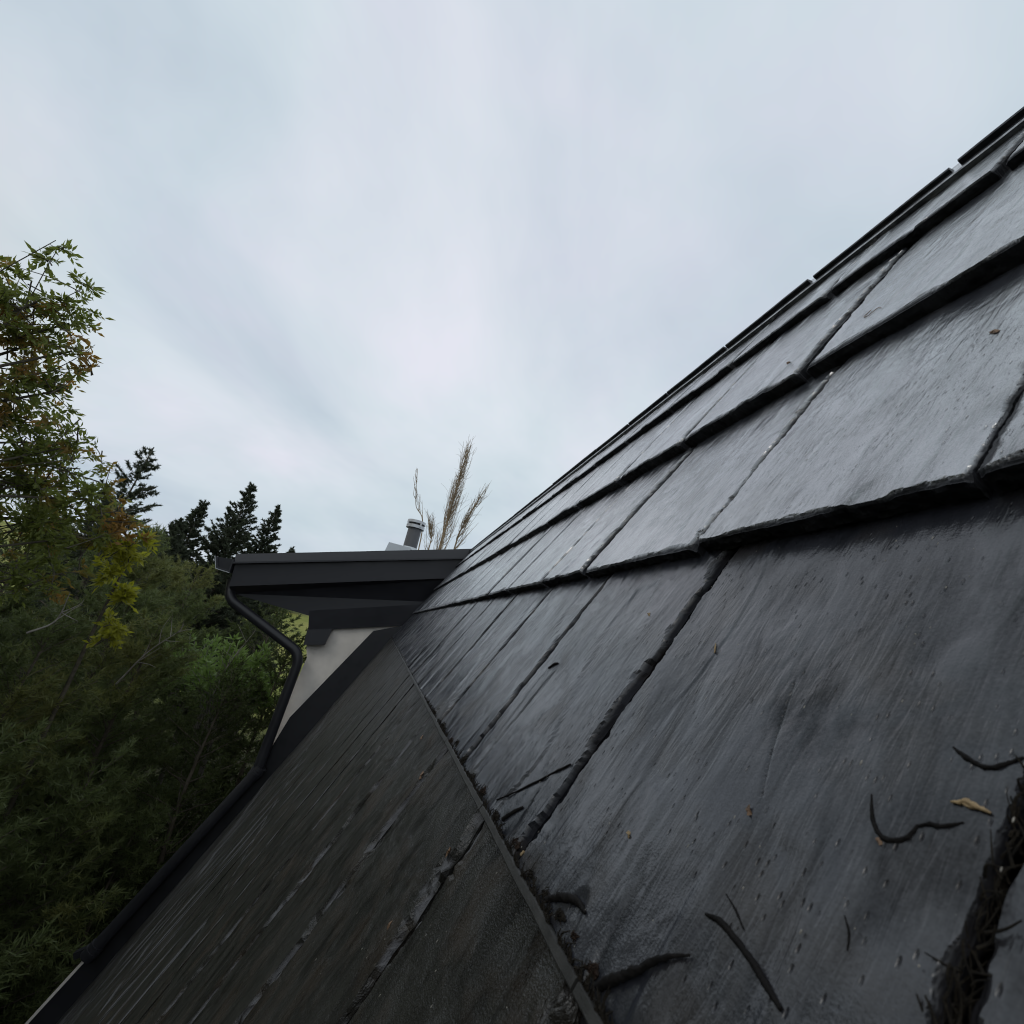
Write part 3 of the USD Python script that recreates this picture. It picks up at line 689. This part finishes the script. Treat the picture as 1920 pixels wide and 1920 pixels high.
r = np.random.default_rng(47)
w, c = conifer(5.8, 1.7, r, whorl=0.34, per=9, rise=0.30, droop=0.25, tuft=0.26, nlen=0.09, nwid=0.022, density=16, start=0.05, power=0.6, irregular=0.35, spread=0.4)
plant('juniper_tree', 'olive green juniper seen behind the bend of the downpipe', 'tree', (-2.3, 12.2, 0), w, c, 'bark', 'juniper_leaves')
r = np.random.default_rng(48)
w, c = conifer(4.9, 1.3, r, whorl=0.34, per=9, rise=0.30, droop=0.25, tuft=0.24, nlen=0.07, nwid=0.015, density=18, start=0.05, power=0.6, irregular=0.35, spread=0.4)
plant('juniper_tree', 'yellowish juniper just left of the white wall corner', 'tree', (-1.75, 7.7, 0), w, c, 'bark', 'juniper_leaves')
r = np.random.default_rng(49)
w, c = conifer(5.35, 1.1, r, whorl=0.30, per=9, rise=0.30, droop=0.25, tuft=0.24, nlen=0.08, nwid=0.018, density=22, start=0.05, power=0.6, irregular=0.35, spread=0.4)
plant('juniper_tree', 'dull green juniper close behind the white wall edge', 'tree', (-1.3, 8.6, 0), w, c, 'bark', 'juniper_leaves')
OUT = 'pines along the house outside the picture'
for x, y, z, a, s in ((-4.6, 3.0, 0, 40, 1.15), (-4.9, 0.5, 0, 100, 1.25), (-4.7, -2.0, 0, 200, 1.2), (-6.5, 4.5, 0, 300, 1.4), (-7.0, 1.5, 0, 20, 1.5), (-6.8, -1.2, 0, 70, 1.45), (-6.6, 8.6, 0, 150, 1.05)):
    copy_of(p1, 'pine_tree', 'pine growing beside the house, out of the picture', 'tree', (x, y, z), a, s, OUT)

# ash
CL = [(-3.7, 4.59, 1.91, .32), (-3.46, 4.6, 2.02, .25), (-3.3, 4.64, 1.9, .21), (-3.62, 4.87, 1.7, .43), (-3.25, 4.76, 1.66, .21), (-3.64, 4.97, 1.3, .38), (-3.31, 4.93, 1.4, .23), (-3.12, 4.87, 1.61, .10), (-3.61, 5.07, .98, .29), (-3.43, 5.09, .84, .29), (-3.11, 5.05, .9, .27), (-2.87, 5.08, .9, .13), (-3.22, 5.27, .59, .42), (-3.52, 5.32, .51, .39), (-2.9, 5.34, .54, .28), (-3.32, 5.47, .13, .47), (-2.87, 5.49, .15, .38), (-2.71, 5.67, .37, .24), (-3.08, 5.37, -.3, .31), (-3.38, 4.35, 2.38, .06), (-3.43, 4.38, 2.25, .04), (-3.23, 4.54, 2.22, .08), (-3.99, 4.72, 1.67, .5), (-3.99, 5.03, .99, .56), (-3.77, 5.28, .27, .57), (-4.29, 4.87, 1.22, .54), (-4.16, 5.11, .36, .63), (-3.52, 5.33, -.39, .51), (-4.6, 4.7, 1.7, .5), (-4.9, 4.6, 1.2, .8), (-4.7, 4.0, 0.8, .7), (-5.0, 4.9, 0.1, .8)]
YL = [(-2.73, 5.9, -.12, .16), (-2.62, 5.95, -.36, .15), (-2.58, 5.93, -.62, .14), (-2.60, 5.90, -.78, .09), (-2.66, 5.8, 0.14, .2)]
def compound(p, d, rs, size, n=7):
    """Pinnate leaves: p base, d direction; returns leaflets."""
    a, b = orient(d, rs)
    ps, ds = [], []
    for k in range(n):
        s = (k // 2 + 1) / ((n + 1) // 2)
        sg = 0 if k == n - 1 else (1 if k % 2 else -1)
        ps.append(p + d * (size * s)[:, None] + np.array([0, 0, -1.0]) * (size * 0.35 * s * s)[:, None])
        ds.append(unit(d * (0.6 if sg else 1.0) + a * sg * 0.9 + rs.normal(0, 0.22, d.shape) + [0, 0, -0.25]))
    return np.vstack(ps), np.vstack(ds)
def leafy(clumps, rs, trunk_at, rate, size, ll, lw):
    P, D, wood = [], [], []
    for x, y, z, r in clumps:
        c = np.array([x, y, z + 6.0])
        n = max(11, int(rate * r**2.1))
        k = max(3, int(26 * r))
        for i in range(k):                                              # twigs within the clump
            dirn = unit(np.array([*rs.normal(0, 1, 2), rs.normal(0.35, 0.8)]))
            t0 = c - dirn * r * 0.5 + rs.normal(0, 0.25 * r, 3); t1 = c + dirn * r * rs.uniform(0.7, 1.15) + rs.normal(0, 0.15 * r, 3)
            mid = (t0 + t1) / 2 + rs.normal(0, 0.12 * r, 3)
            pts = smooth_path([t0, mid, t1], 4)
            wood.append(tube(pts, np.linspace(0.006, 0.0025, len(pts)) , 4, False))
            m = max(3, n // k)
            s = rs.beta(1.7, 1.0, m)
            q = np.stack([np.interp(s, np.linspace(0, 1, len(pts)), pts[:, e]) for e in range(3)], 1)
            P.append(q); D.append(unit(unit(t1 - t0) * 0.7 + rs.normal(0, 0.6, (m, 3)) + [0, 0, 0.1]))
    p, d = np.vstack(P), np.vstack(D)
    lp, ld = compound(p, d, rs, size * rs.uniform(0.6, 1.2, len(p)))
    return wood, blades(lp, ld, ll * rs.uniform(0.6, 1.25, len(lp)), lw * rs.uniform(0.7, 1.2, len(lp)), rs, 0.06)
rs = np.random.default_rng(51)
tw, crown = leafy(CL, rs, None, 780, 0.10, 0.074, 0.027)
trunk = np.array([[-5.2, 4.9, -6.1], [-5.1, 4.85, -3.5], [-4.95, 4.8, -1.2], [-4.7, 4.7, 0.3], [-4.4, 4.65, 1.1], [-4.1, 4.6, 1.6]]) + [0, 0, 6]
tw.append(tube(smooth_path(trunk, 5), np.linspace(0.16, 0.018, 26), 10))
for x, y, z, r in CL:
    c = np.array([x, y, z + 6.0])
    k = int(np.clip(np.searchsorted(trunk[:, 2], c[2] - 0.9), 1, len(trunk) - 1))
    a = trunk[k - 1] + (trunk[k] - trunk[k - 1]) * np.clip((c[2] - 0.8 - trunk[k - 1][2]) / (trunk[k][2] - trunk[k - 1][2]), 0, 1)
    mid = (a + c) / 2 + [0, 0, -0.12] + rs.normal(0, 0.08, 3)
    pts = smooth_path([a, mid, c + rs.normal(0, 0.03, 3)], 6)
    tw.append(tube(pts, np.linspace(0.028 if r > 0.15 else 0.008, 0.007 if r > 0.15 else 0.003, len(pts)), 6, False))
plant('ash_tree', 'ash with green, yellow and rust-brown autumn leaves at the left edge against the sky', 'tree', (0, 0, 0), join(tw), crown, 'ash_bark', 'ash_leaves')
rs = np.random.default_rng(52)
tw, crown = leafy(YL, rs, None, 1500, 0.10, 0.09, 0.036)
stem = np.array([[-2.95, 6.3, -6.1], [-2.9, 6.2, -3.0], [-2.75, 6.0, -0.9], [-2.65, 5.9, 0.2]]) + [0, 0, 6]
tw.append(tube(smooth_path(stem, 6), np.linspace(0.035, 0.008, 19), 6))
plant('yellow_sapling', 'slender sapling with bright yellow hanging leaves in front of the dark pines', 'tree', (0, 0, 0), join(tw), crown, 'ash_bark', 'yellow_leaves')

# broad-leaved evergreen
rs = np.random.default_rng(53)
tw, P, D = [], [], []
cb = np.array([-1.95, 8.8, 6.0])
for k in range(95):
    dirn = unit(np.array([*rs.normal(0, 1, 2), abs(rs.normal(0.7, 0.5))]))
    R = rs.uniform(0.55, 1.0)
    t1 = cb + [0, 0, -1.65] + dirn * np.array([0.85, 0.8, 0.95]) * R
    t0 = cb + [rs.normal(0, 0.12), rs.normal(0, 0.12), -2.1]
    pts = smooth_path([t0, (t0 + t1) / 2 + [0, 0, 0.15], t1], 5)
    tw.append(tube(pts, np.linspace(0.012, 0.004, len(pts)), 5, False))
    m = 26; s = rs.beta(2.2, 0.8, m)
    P.append(np.stack([np.interp(s, np.linspace(0, 1, len(pts)), pts[:, e]) for e in range(3)], 1)); D.append(unit(dirn * 0.6 + rs.normal(0, 0.6, (m, 3)) + [0, 0, 0.2]))
tw.append(tube([cb + [0, 0, -6.1], cb + [0.03, 0, -4.0], cb + [0, 0, -2.0]], [0.06, 0.05, 0.03], 7))
p, d = np.vstack(P), np.vstack(D)
plant('laurel_shrub', 'bright green broad-leaved laurel left of the downpipe bend', 'shrub', (0, 0, 0), join(tw), blades(p, d, 0.14 * rs.uniform(0.6, 1.2, len(p)), 0.042, rs, 0.05), 'dead_wood', 'laurel_leaves')

# a lower, wider one beside it
rs = np.random.default_rng(54)
tw, P, D = [], [], []
cb = np.array([-2.75, 9.9, 5.3])
for k in range(80):
    dirn = unit(np.array([*rs.normal(0, 1, 2), abs(rs.normal(0.6, 0.5))]))
    t1 = cb + [0, 0, -1.0] + dirn * np.array([0.95, 0.8, 0.9]) * rs.uniform(0.5, 1.0)
    t0 = cb + [rs.normal(0, 0.12), rs.normal(0, 0.12), -1.6]
    pts = smooth_path([t0, (t0 + t1) / 2 + [0, 0, 0.15], t1], 5)
    tw.append(tube(pts, np.linspace(0.012, 0.004, len(pts)), 5, False))
    m = 24; q_ = rs.beta(2.2, 0.8, m)
    P.append(np.stack([np.interp(q_, np.linspace(0, 1, len(pts)), pts[:, e]) for e in range(3)], 1)); D.append(unit(dirn * 0.6 + rs.normal(0, 0.6, (m, 3)) + [0, 0, 0.2]))
tw.append(tube([cb + [0, 0, -5.4], cb + [0.03, 0, -3.4], cb + [0, 0, -1.5]], [0.06, 0.05, 0.03], 7))
p, d = np.vstack(P), np.vstack(D)
plant('laurel_shrub', 'green broad-leaved laurel farther back between the yellow sapling and the bright one', 'shrub', (0, 0, 0), join(tw), blades(p, d, 0.13 * rs.uniform(0.6, 1.2, len(p)), 0.040, rs, 0.05), 'dead_wood', 'laurel_leaves')

# bare dead twigs showing pale among the pines
def dead_branch(base, tip, label, seed, n=7):
    r = np.random.default_rng(seed); a, b = np.array(base) + EYE, np.array(tip) + EYE
    path = smooth_path([a, (a + b) / 2 + r.normal(0, 0.04, 3), b], 6)
    out = [tube(path, np.linspace(0.011, 0.003, len(path)), 5, False)]
    for k in range(n):
        s = r.integers(4, len(path) - 1); d = unit(unit(b - a) + r.normal(0, 0.6, 3))
        L = r.uniform(0.12, 0.35)
        out.append(tube(smooth_path([path[s], path[s] + d * L * 0.5 + r.normal(0, 0.02, 3), path[s] + d * L], 3), np.linspace(0.005, 0.002, 7), 4, False))
    o = usdkit.mesh(stage, free('/World', 'bare_branch'), join(out), '/World/Looks/dead_wood', True)
    tag(o.GetPrim(), label, 'branch')
dead_branch((-2.75, 7.0, -1.35), (-2.30, 7.0, -0.62), 'pale forked bare branch between the yellow leaves and the laurel', 61, 9)
dead_branch((-2.0, 8.2, -1.5), (-1.75, 8.2, -0.55), 'bare grey upright twigs sticking out of the laurel', 62, 9)
dead_branch((-2.9, 5.3, -0.75), (-2.72, 5.3, -0.35), 'short pale bare twig in the front pine', 63, 3)

# bare poplars behind the house
def poplar(base, top, label, seed, n=70, width=0.16, sub=5, r0=0.22, low=0.0):
    r = np.random.default_rng(seed); a, b = np.array(base) + EYE, np.array(top) + EYE
    a0 = np.array([a[0], a[1], 0.0]); Hh = np.linalg.norm(b - a0)
    path = smooth_path([a0, a, a * 0.5 + b * 0.5 + r.normal(0, 0.012 * Hh, 3), b], 10)
    s_ = np.linspace(0, 1, len(path))
    trunk = tube(path, np.maximum(r0 * (1 - s_)**0.8, 0.025), 7)
    out = []
    for k in range(n):
        t = r.uniform(0.18 + low, 0.97)
        p0 = np.array([np.interp(t, s_, path[:, q]) for q in range(3)])
        az = r.uniform(0, 2 * np.pi); L = Hh * width * r.uniform(0.6, 1.6) * (1 - t * 0.55)
        o = np.array([math.cos(az), math.sin(az), 0]); up = unit(path[-1] - path[len(path) // 2])
        q = smooth_path([p0, p0 + (o * 0.18 + up * 0.5) * L * 0.5 + r.normal(0, 0.04 * L, 3), p0 + (o * 0.14 + up * 1.0) * L + r.normal(0, 0.05 * L, 3)], 4)
        out.append(tube(q, np.linspace(0.034, 0.010, len(q)), 4, False))
        for j in range(sub):
            i = r.integers(2, len(q) - 1); l2 = L * r.uniform(0.2, 0.5)
            d = unit(up + r.normal(0, 0.40, 3))
            q2 = smooth_path([q[i], q[i] + d * l2 * 0.5 + r.normal(0, 0.05 * l2, 3), q[i] + d * l2 + r.normal(0, 0.08 * l2, 3)], 3)
            out.append(tube(q2, np.linspace(0.014, 0.006, len(q2)), 3, False))
    t = thing('poplar_tree', label, 'tree')
    part(t, 'trunk', trunk, 'poplar_bark', True)
    part(t, 'branches', join(out), 'poplar_bark', True)
poplar((3.3, 44.9, 7.1), (3.5, 44.9, 17.6), 'tall bare poplar leaning right, behind the roof ridge and flue', 71, 105, 0.18, 4, 0.20)
poplar((4.7, 45.8, 7.5), (6.0, 45.6, 13.6), 'lower bare poplar just right of the tall one', 72, 42, 0.16, 4, 0.11, 0.15)
poplar((1.25, 40.0, 7.0), (-0.55, 40.0, 12.7), 'thin bare sapling rising above the flue cap', 73, 12, 0.09, 2, 0.07, 0.2)
poplar((2.5, 47.9, 7.4), (2.2, 47.9, 9.8), 'short bare bushy poplar between the flue and the tall poplar', 74, 28, 0.14, 4, 0.08, 0.1)

# distant trees along the meadow, seen in gaps
def blob_tree(loc, hgt, rad, seed):
    r = np.random.default_rng(seed); n = 1500
    d = unit(r.normal(size=(n, 3))); p = d * r.uniform(0.5, 1.0, (n, 1))**0.5 * [rad, rad, hgt * 0.45] * (0.75 + 0.5 * noise(d * 2.2 + seed, seed))[:, None] + [0, 0, hgt * 0.58]
    return tube([[0, 0, -0.5], [0, 0, hgt * 0.6]], [rad * 0.1, rad * 0.05], 6), blades(p, unit(d + r.normal(0, 0.7, d.shape)), rad * 0.22, rad * 0.14, r, 0.1)
for i, (x, y, z, h_, R, lab) in enumerate(((-52, 118, 2.6, 8, 6, 'rounded dark tree far off at the edge of the meadow, left'), (-38, 125, 3.2, 7, 5, 'far rounded tree on the meadow behind the three spruces'), (-24, 140, 4.0, 6, 5, 'far low tree at the top of the meadow near the extension'))):
    w, c = blob_tree((x, y, z), h_, R, 80 + i)
    plant('field_tree', lab, 'tree', (x, y, z), w, c, 'bark', 'juniper_leaves')

# ---------------------------------------------------------------- small things lying on the slates
def at(u, v, n=0.0):
    if v < V_STRIP:
        v, n = low_pos(v, n)
    return roof_pt(u, v, n)
from scipy.spatial import cKDTree
NEAR = np.vstack(NEAR)
NEAR_TREE = cKDTree(NEAR[:, :2])
def surf(u, v):
    d, k = NEAR_TREE.query([-u, v], k=12)
    return float(np.max(NEAR[k[d < d[0] + 0.002], 2]))
def on(u, v, h):
    """A point h above the slate that lies at (u, v)."""
    return roof_pt(u, v, surf(u, v) + h)
def stick(name, pts, radii, m, label, cat, n=0.0006, lift=None, sides=9, rough=0.25, group=None):
    r = np.random.default_rng(len(label) * 7 + 3)
    p2 = smooth_path(np.array(pts, float), 8)
    nn = np.full(len(p2), n) if lift is None else np.interp(np.linspace(0, 1, len(p2)), np.linspace(0, 1, len(lift)), lift)
    hs = np.array([surf(u, v) for u, v in p2]); hs = np.convolve(np.pad(hs, 2, mode='edge'), np.ones(5) / 5, 'valid')
    p = np.array([roof_pt(u, v, z + h) for (u, v), z, h in zip(p2, hs, nn)])
    rad = np.interp(np.linspace(0, 1, len(p)), np.linspace(0, 1, len(radii)), radii)
    tv, tf = tube(p, rad, sides)
    c = np.repeat(p, sides, 0); m_ = len(c)
    k = 1 + 1.3 * rough * (fbm(tv[:m_] * 900, 3, 5) - 0.5) * 2
    tv = tv.copy(); tv[:m_] = c + (tv[:m_] - c) * k[:, None]
    o = usdkit.mesh(stage, free('/World', name), (tv, tf), '/World/Looks/' + m, True)
    tag(o.GetPrim(), label, cat, group)
stick('twig', [(0.1995, 0.0015), (0.192, 0.003), (0.177, 0.001), (0.165, -0.002), (0.156, -0.0045)], [0.0006, 0.0014, 0.0012, 0.0013, 0.0008], 'dark_twig', 'thick black twig lying diagonally near the bottom edge', 'twig')
stick('twig', [(0.232, -0.050), (0.224, -0.042), (0.217, -0.034), (0.206, -0.022), (0.1965, -0.0135)], [0.0017, 0.0021, 0.0017, 0.0012, 0.0004], 'dark_twig', 'dark tapering catkin-like twig reaching right from the strip', 'twig', lift=[0.001, 0.002, 0.0018, 0.0016, 0.0012], rough=0.55)
stick('twig', [(0.300, -0.050), (0.289, -0.0425), (0.276, -0.0365), (0.2635, -0.0365)], [0.0012, 0.0022, 0.0020, 0.0008], 'dark_twig', 'curved dark hook-shaped twig beside the strip', 'twig', rough=0.5)
stick('twig', [(0.443, -0.043), (0.410, -0.015), (0.379, 0.009), (0.371, 0.016)], [0.0005, 0.0008, 0.0008, 0.0006], 'dark_twig', 'long thin dark twig pointing into the wide joint', 'twig')
stick('twig', [(0.414, -0.0475), (0.404, -0.036), (0.397, -0.030)], [0.0016, 0.0014, 0.0008], 'dark_twig', 'stubby dark twig poking out of the moss above the strip crossing', 'twig')
stick('twig', [(0.556, 0.085), (0.548, 0.092), (0.541, 0.094)], [0.0010, 0.0016, 0.0010], 'dark_twig', 'tiny dark twig in the middle of the lowest upper course', 'twig')
stick('straw', [(0.296, 0.129), (0.301, 0.137)], [0.0004, 0.0006, 0.0003], 'straw', 'pale straw stalk right of the widest joint', 'straw')
stick('straw', [(0.1345, 0.0785), (0.130, 0.0800), (0.1235, 0.0790)], [0.0004, 0.0011, 0.0004], 'straw', 'tan straw scrap near the right edge of the picture', 'straw', rough=0.8)
stick('straw', [(0.1325, 0.0800), (0.1295, 0.0788), (0.1255, 0.0800)], [0.0003, 0.0006, 0.0003], 'straw', 'second thinner straw crossing the tan scrap', 'straw')
stick('straw', [(0.3615, -0.048), (0.357, -0.0475), (0.354, -0.0495)], [0.0007, 0.0010, 0.0005], 'straw', 'pale curled straw where the wide joint meets the strip', 'straw', rough=0.8)
stick('straw', [(0.383, 0.622), (0.387, 0.612), (0.378, 0.604), (0.370, 0.611), (0.362, 0.603)], [0.0004, 0.0004, 0.0003], 'dead_leaf', 'curly brown fibre hanging on a course edge high on the right', 'straw', sides=5)
stick('edge_shade', [(0.1595, 0.072), (0.155, 0.063), (0.149, 0.0585), (0.143, 0.0615), (0.141, 0.0675)], [0.0003, 0.0007, 0.0009, 0.0008, 0.0004], 'dark_twig', 'black U-shaped root strand under the tan straw scrap', 'edge_shade', n=0.0001, rough=0.5)  # these black strands are added in place of shadowed flake edges in the slate
stick('edge_shade', [(0.1415, 0.0665), (0.138, 0.0690), (0.134, 0.0700), (0.1295, 0.0735)], [0.0003, 0.0007, 0.0007, 0.0003], 'dark_twig', 'short black root strand joining the U-shaped one at its right', 'edge_shade', n=0.0001, rough=0.5)
stick('edge_shade', [(0.1405, 0.0985), (0.136, 0.0958), (0.129, 0.0938), (0.124, 0.0975), (0.121, 0.1005)], [0.0004, 0.0009, 0.0009, 0.0007, 0.0003], 'dark_twig', 'black curved root strand at the right edge, above the straw', 'edge_shade', n=0.0001, rough=0.5)
stick('edge_shade', [(0.1965, 0.0125), (0.189, 0.0100), (0.182, 0.0065)], [0.0002, 0.0005, 0.0003], 'dark_twig', 'thin black root lying parallel above the thick diagonal twig', 'edge_shade', n=0.0001, rough=0.5)
stick('edge_shade', [(0.1505, 0.0300), (0.1470, 0.0260), (0.1455, 0.0215)], [0.0002, 0.0004, 0.0002], 'dark_twig', 'tiny black root near the bottom, left of the right-hand joint', 'edge_shade', n=0.0001, rough=0.5)
def scrap(u, v, size, m, label, sd, n=0.0, cat='leaf'):
    r = np.random.default_rng(sd); k = 9; n = surf(u, v) + 0.0005; at = roof_pt
    a = np.linspace(0, 2 * np.pi, k, endpoint=False); rad = size * (0.55 + 0.6 * r.random(k)) * (1 + 0.5 * np.cos(2 * (a - 0.8)))
    c0 = at(u, v, n); ring_ = [at(u + x * math.cos(y), v + x * math.sin(y), n + 0.25 * size * r.normal()) for x, y in zip(rad, a)]
    vts = np.array([at(u, v, n + 0.35 * size)] + ring_ + [at(u, v, n - 0.0008)])
    f = [[0, 1 + i, 1 + (i + 1) % k] for i in range(k)] + [[k + 1, 1 + (i + 1) % k, 1 + i] for i in range(k)]
    o = usdkit.mesh(stage, free('/World', 'leaf_scrap'), (vts, np.array(f)), '/World/Looks/' + m, False)
    tag(o.GetPrim(), label, cat)
scrap(0.210, 0.417, 0.0035, 'dead_leaf', 'brown leaf scrap alone on the big upper right slate', 1)
scrap(0.495, 0.608, 0.0045, 'dead_leaf', 'orange-brown leaf scrap on the course edge above the middle joint', 2)
scrap(0.419, 0.165, 0.0022, 'straw', 'small tan leaf scrap in the middle of the lowest course', 3)
scrap(0.206, 0.046, 0.0020, 'dead_leaf', 'reddish leaf scrap on the large dark slate at the lower right', 4)
scrap(0.268, 0.005, 0.0018, 'straw', 'pale leaf scrap right of the wide joint, low', 5)
scrap(0.150, 0.057, 0.0012, 'dead_leaf', 'tiny brown scrap under the curved crack', 6)
scrap(0.882, -0.093, 0.004, 'dead_leaf', 'orange bit left of the strip, highest of those on the weathered slates', 7)
scrap(0.718, -0.110, 0.005, 'dead_leaf', 'rusty bit in a joint of the weathered slates left of the strip', 8)
scrap(0.478, -0.103, 0.0035, 'dead_leaf', 'orange crumb in the nearest joint of the weathered slates', 9)
scrap(0.493, -0.176, 0.003, 'dead_leaf', 'orange crumb lowest in the nearest joint, at the bottom edge', 10)

# moss and dirt caught above the strip
def moss(u, v, size, m, label, sd, hgt=0.38, n=0.0035):
    size = size * 0.72; v = v - 0.002
    r = np.random.default_rng(sd)
    base = trimesh.creation.icosphere(2, 1.0); q = np.array(base.vertices)
    meshes = []
    for i in range(9):
        c = r.normal(0, 0.42, 2) * size * [1.0, 0.5]; s_ = size * r.uniform(0.2, 0.5)
        p = q * (0.55 + 0.9 * fbm(q * 3.1 + sd + i, 3, sd + i))[:, None] * [s_ * r.uniform(0.8, 1.8), s_ * r.uniform(0.6, 1.0), s_ * hgt * 1.4]
        meshes.append((np.array([at(u + c[0] + x, v + c[1] + y, n + max(z, -0.001)) for x, y, z in p]), np.array(base.faces)[:, ::-1]))
    for i in range(26):
        b = r.normal(0, 0.45, 2) * size * [1.0, 0.5]; a = r.uniform(0, 2 * np.pi); L = size * r.uniform(0.25, 0.7)
        pts = [at(u + b[0] + math.cos(a) * L * k + r.normal(0, .1) * L, v + b[1] + math.sin(a) * L * k + r.normal(0, .1) * L, n + size * 0.25 * (1 - k) + 0.001) for k in (0, 0.35, 0.7, 1)]
        meshes.append(tube(pts, np.array([1, 0.9, 0.7, 0.4]) * 0.00035, 3, False))
    o = usdkit.mesh(stage, free('/World', 'moss_clump'), join(meshes), '/World/Looks/' + m, True)
    tag(o.GetPrim(), label, 'moss', 'moss and dirt along the strip')
ML = [(0.905, -0.050, 0.010, 'moss', 'farthest dark moss tuft above the strip'), (0.786, -0.049, 0.012, 'moss', 'dark moss tuft second farthest along the strip'), (0.690, -0.050, 0.011, 'rust_moss', 'rusty brown moss lump on the strip'),
      (0.660, -0.045, 0.009, 'moss', 'dark moss just nearer than the rusty lump'), (0.590, -0.046, 0.011, 'moss', 'wide dark moss tuft between the rusty lump and the thin joint'), (0.530, -0.049, 0.008, 'moss', 'dark moss where the thin joint meets the strip'),
      (0.482, -0.047, 0.010, 'rust_moss', 'reddish-brown moss below the thin joint on the strip'), (0.428, -0.048, 0.007, 'moss', 'small dark moss with stubby twig above the strip crossing'), (0.372, -0.046, 0.008, 'rust_moss', 'brown dirt at the foot of the widest joint'),
      (0.329, -0.048, 0.006, 'moss', 'dark dirt line on the strip nearer than the widest joint'), (0.304, -0.047, 0.006, 'moss', 'dark moss at the base of the hook-shaped twig'), (0.283, -0.046, 0.006, 'moss', 'black dirt patch just below the hook-shaped twig'),
      (0.262, -0.045, 0.005, 'rust_moss', 'brown moss between the hook twig and the catkin twig'), (0.240, -0.046, 0.006, 'rust_moss', 'nearest brown moss lump at the base of the catkin twig'),
]
for i, (u, v, s, m, lab) in enumerate(ML):
    moss(u, v, s, m, lab, 200 + i)
# matted fibres in the joint at the right
r = np.random.default_rng(91)
fb_ = []
for i in range(300):
    v = r.uniform(-0.045, 0.095); u = 0.1180 + r.normal(0, 0.0016); L = r.uniform(0.003, 0.011); a = r.normal(1.45, 0.45)
    n0 = r.uniform(-0.006, 0.0015) + 0.004 * (1 - (v + 0.06) / 0.3)
    q = smooth_path([roof_pt(u, v, n0), roof_pt(u + math.cos(a) * L * .5, v + math.sin(a) * L * .5, n0 + r.normal(0.0005, 0.001)), roof_pt(u + math.cos(a) * L, v + math.sin(a) * L, n0 + r.normal(0, 0.0015))], 3)
    fb_.append(tube(q, np.linspace(0.0005, 0.0002, len(q)) * r.uniform(0.5, 1.4), 4, False))
o = usdkit.mesh(stage, '/World/joint_fibres', join(fb_), '/World/Looks/moss', True)
tag(o.GetPrim(), 'dark matted fibres filling the joint at the bottom right corner', 'moss', kind='stuff')
# fringe of fine roots in the moss, and loose grit
r = np.random.default_rng(90)
fr = []
for i in range(380):
    u = 0.2 + 0.9 * r.random()**1.5; L = r.uniform(0.0015, 0.008) * (1.6 if r.random() < 0.12 else 1)
    a = r.normal(0.9, 0.5); v = V_STRIP + 0.003
    fr.append(tube([at(u, v, 0.005), at(u + math.cos(a) * L * .5 + r.normal(0, .0012), v + math.sin(a) * L * .5, 0.0062), at(u + math.cos(a) * L + r.normal(0, .0015), v + math.sin(a) * L, 0.0052)], [0.0008, 0.0006, 0.0003], 3, False))
o = usdkit.mesh(stage, '/World/moss_fringe', join(fr), '/World/Looks/moss', False)
tag(o.GetPrim(), 'fringe of fine dark roots growing along the strip', 'moss', kind='stuff')
gr = []
ico = trimesh.creation.icosphere(1, 1.0); iv, jf = np.array(ico.vertices), np.array(ico.faces)[:, ::-1]
for i in range(420):
    u, v = 0.1 + 1.2 * r.random()**1.4, r.uniform(-0.30, 0.23)
    s = r.uniform(0.00012, 0.00038)
    base = 0.0052 if v > V_STRIP else 0.0030
    p = iv * s * [r.uniform(0.5, 1.2), r.uniform(0.8, 4.0), 0.6]
    q = p
    c = at(u, v, base)
    gr.append((c + q[:, :1] * U + q[:, 1:2] * S + q[:, 2:] * N, jf))
o = usdkit.mesh(stage, '/World/grit', join(gr), '/World/Looks/grit', False)
tag(o.GetPrim(), 'scattered pale specks of grit on the slates', 'grit', kind='stuff')
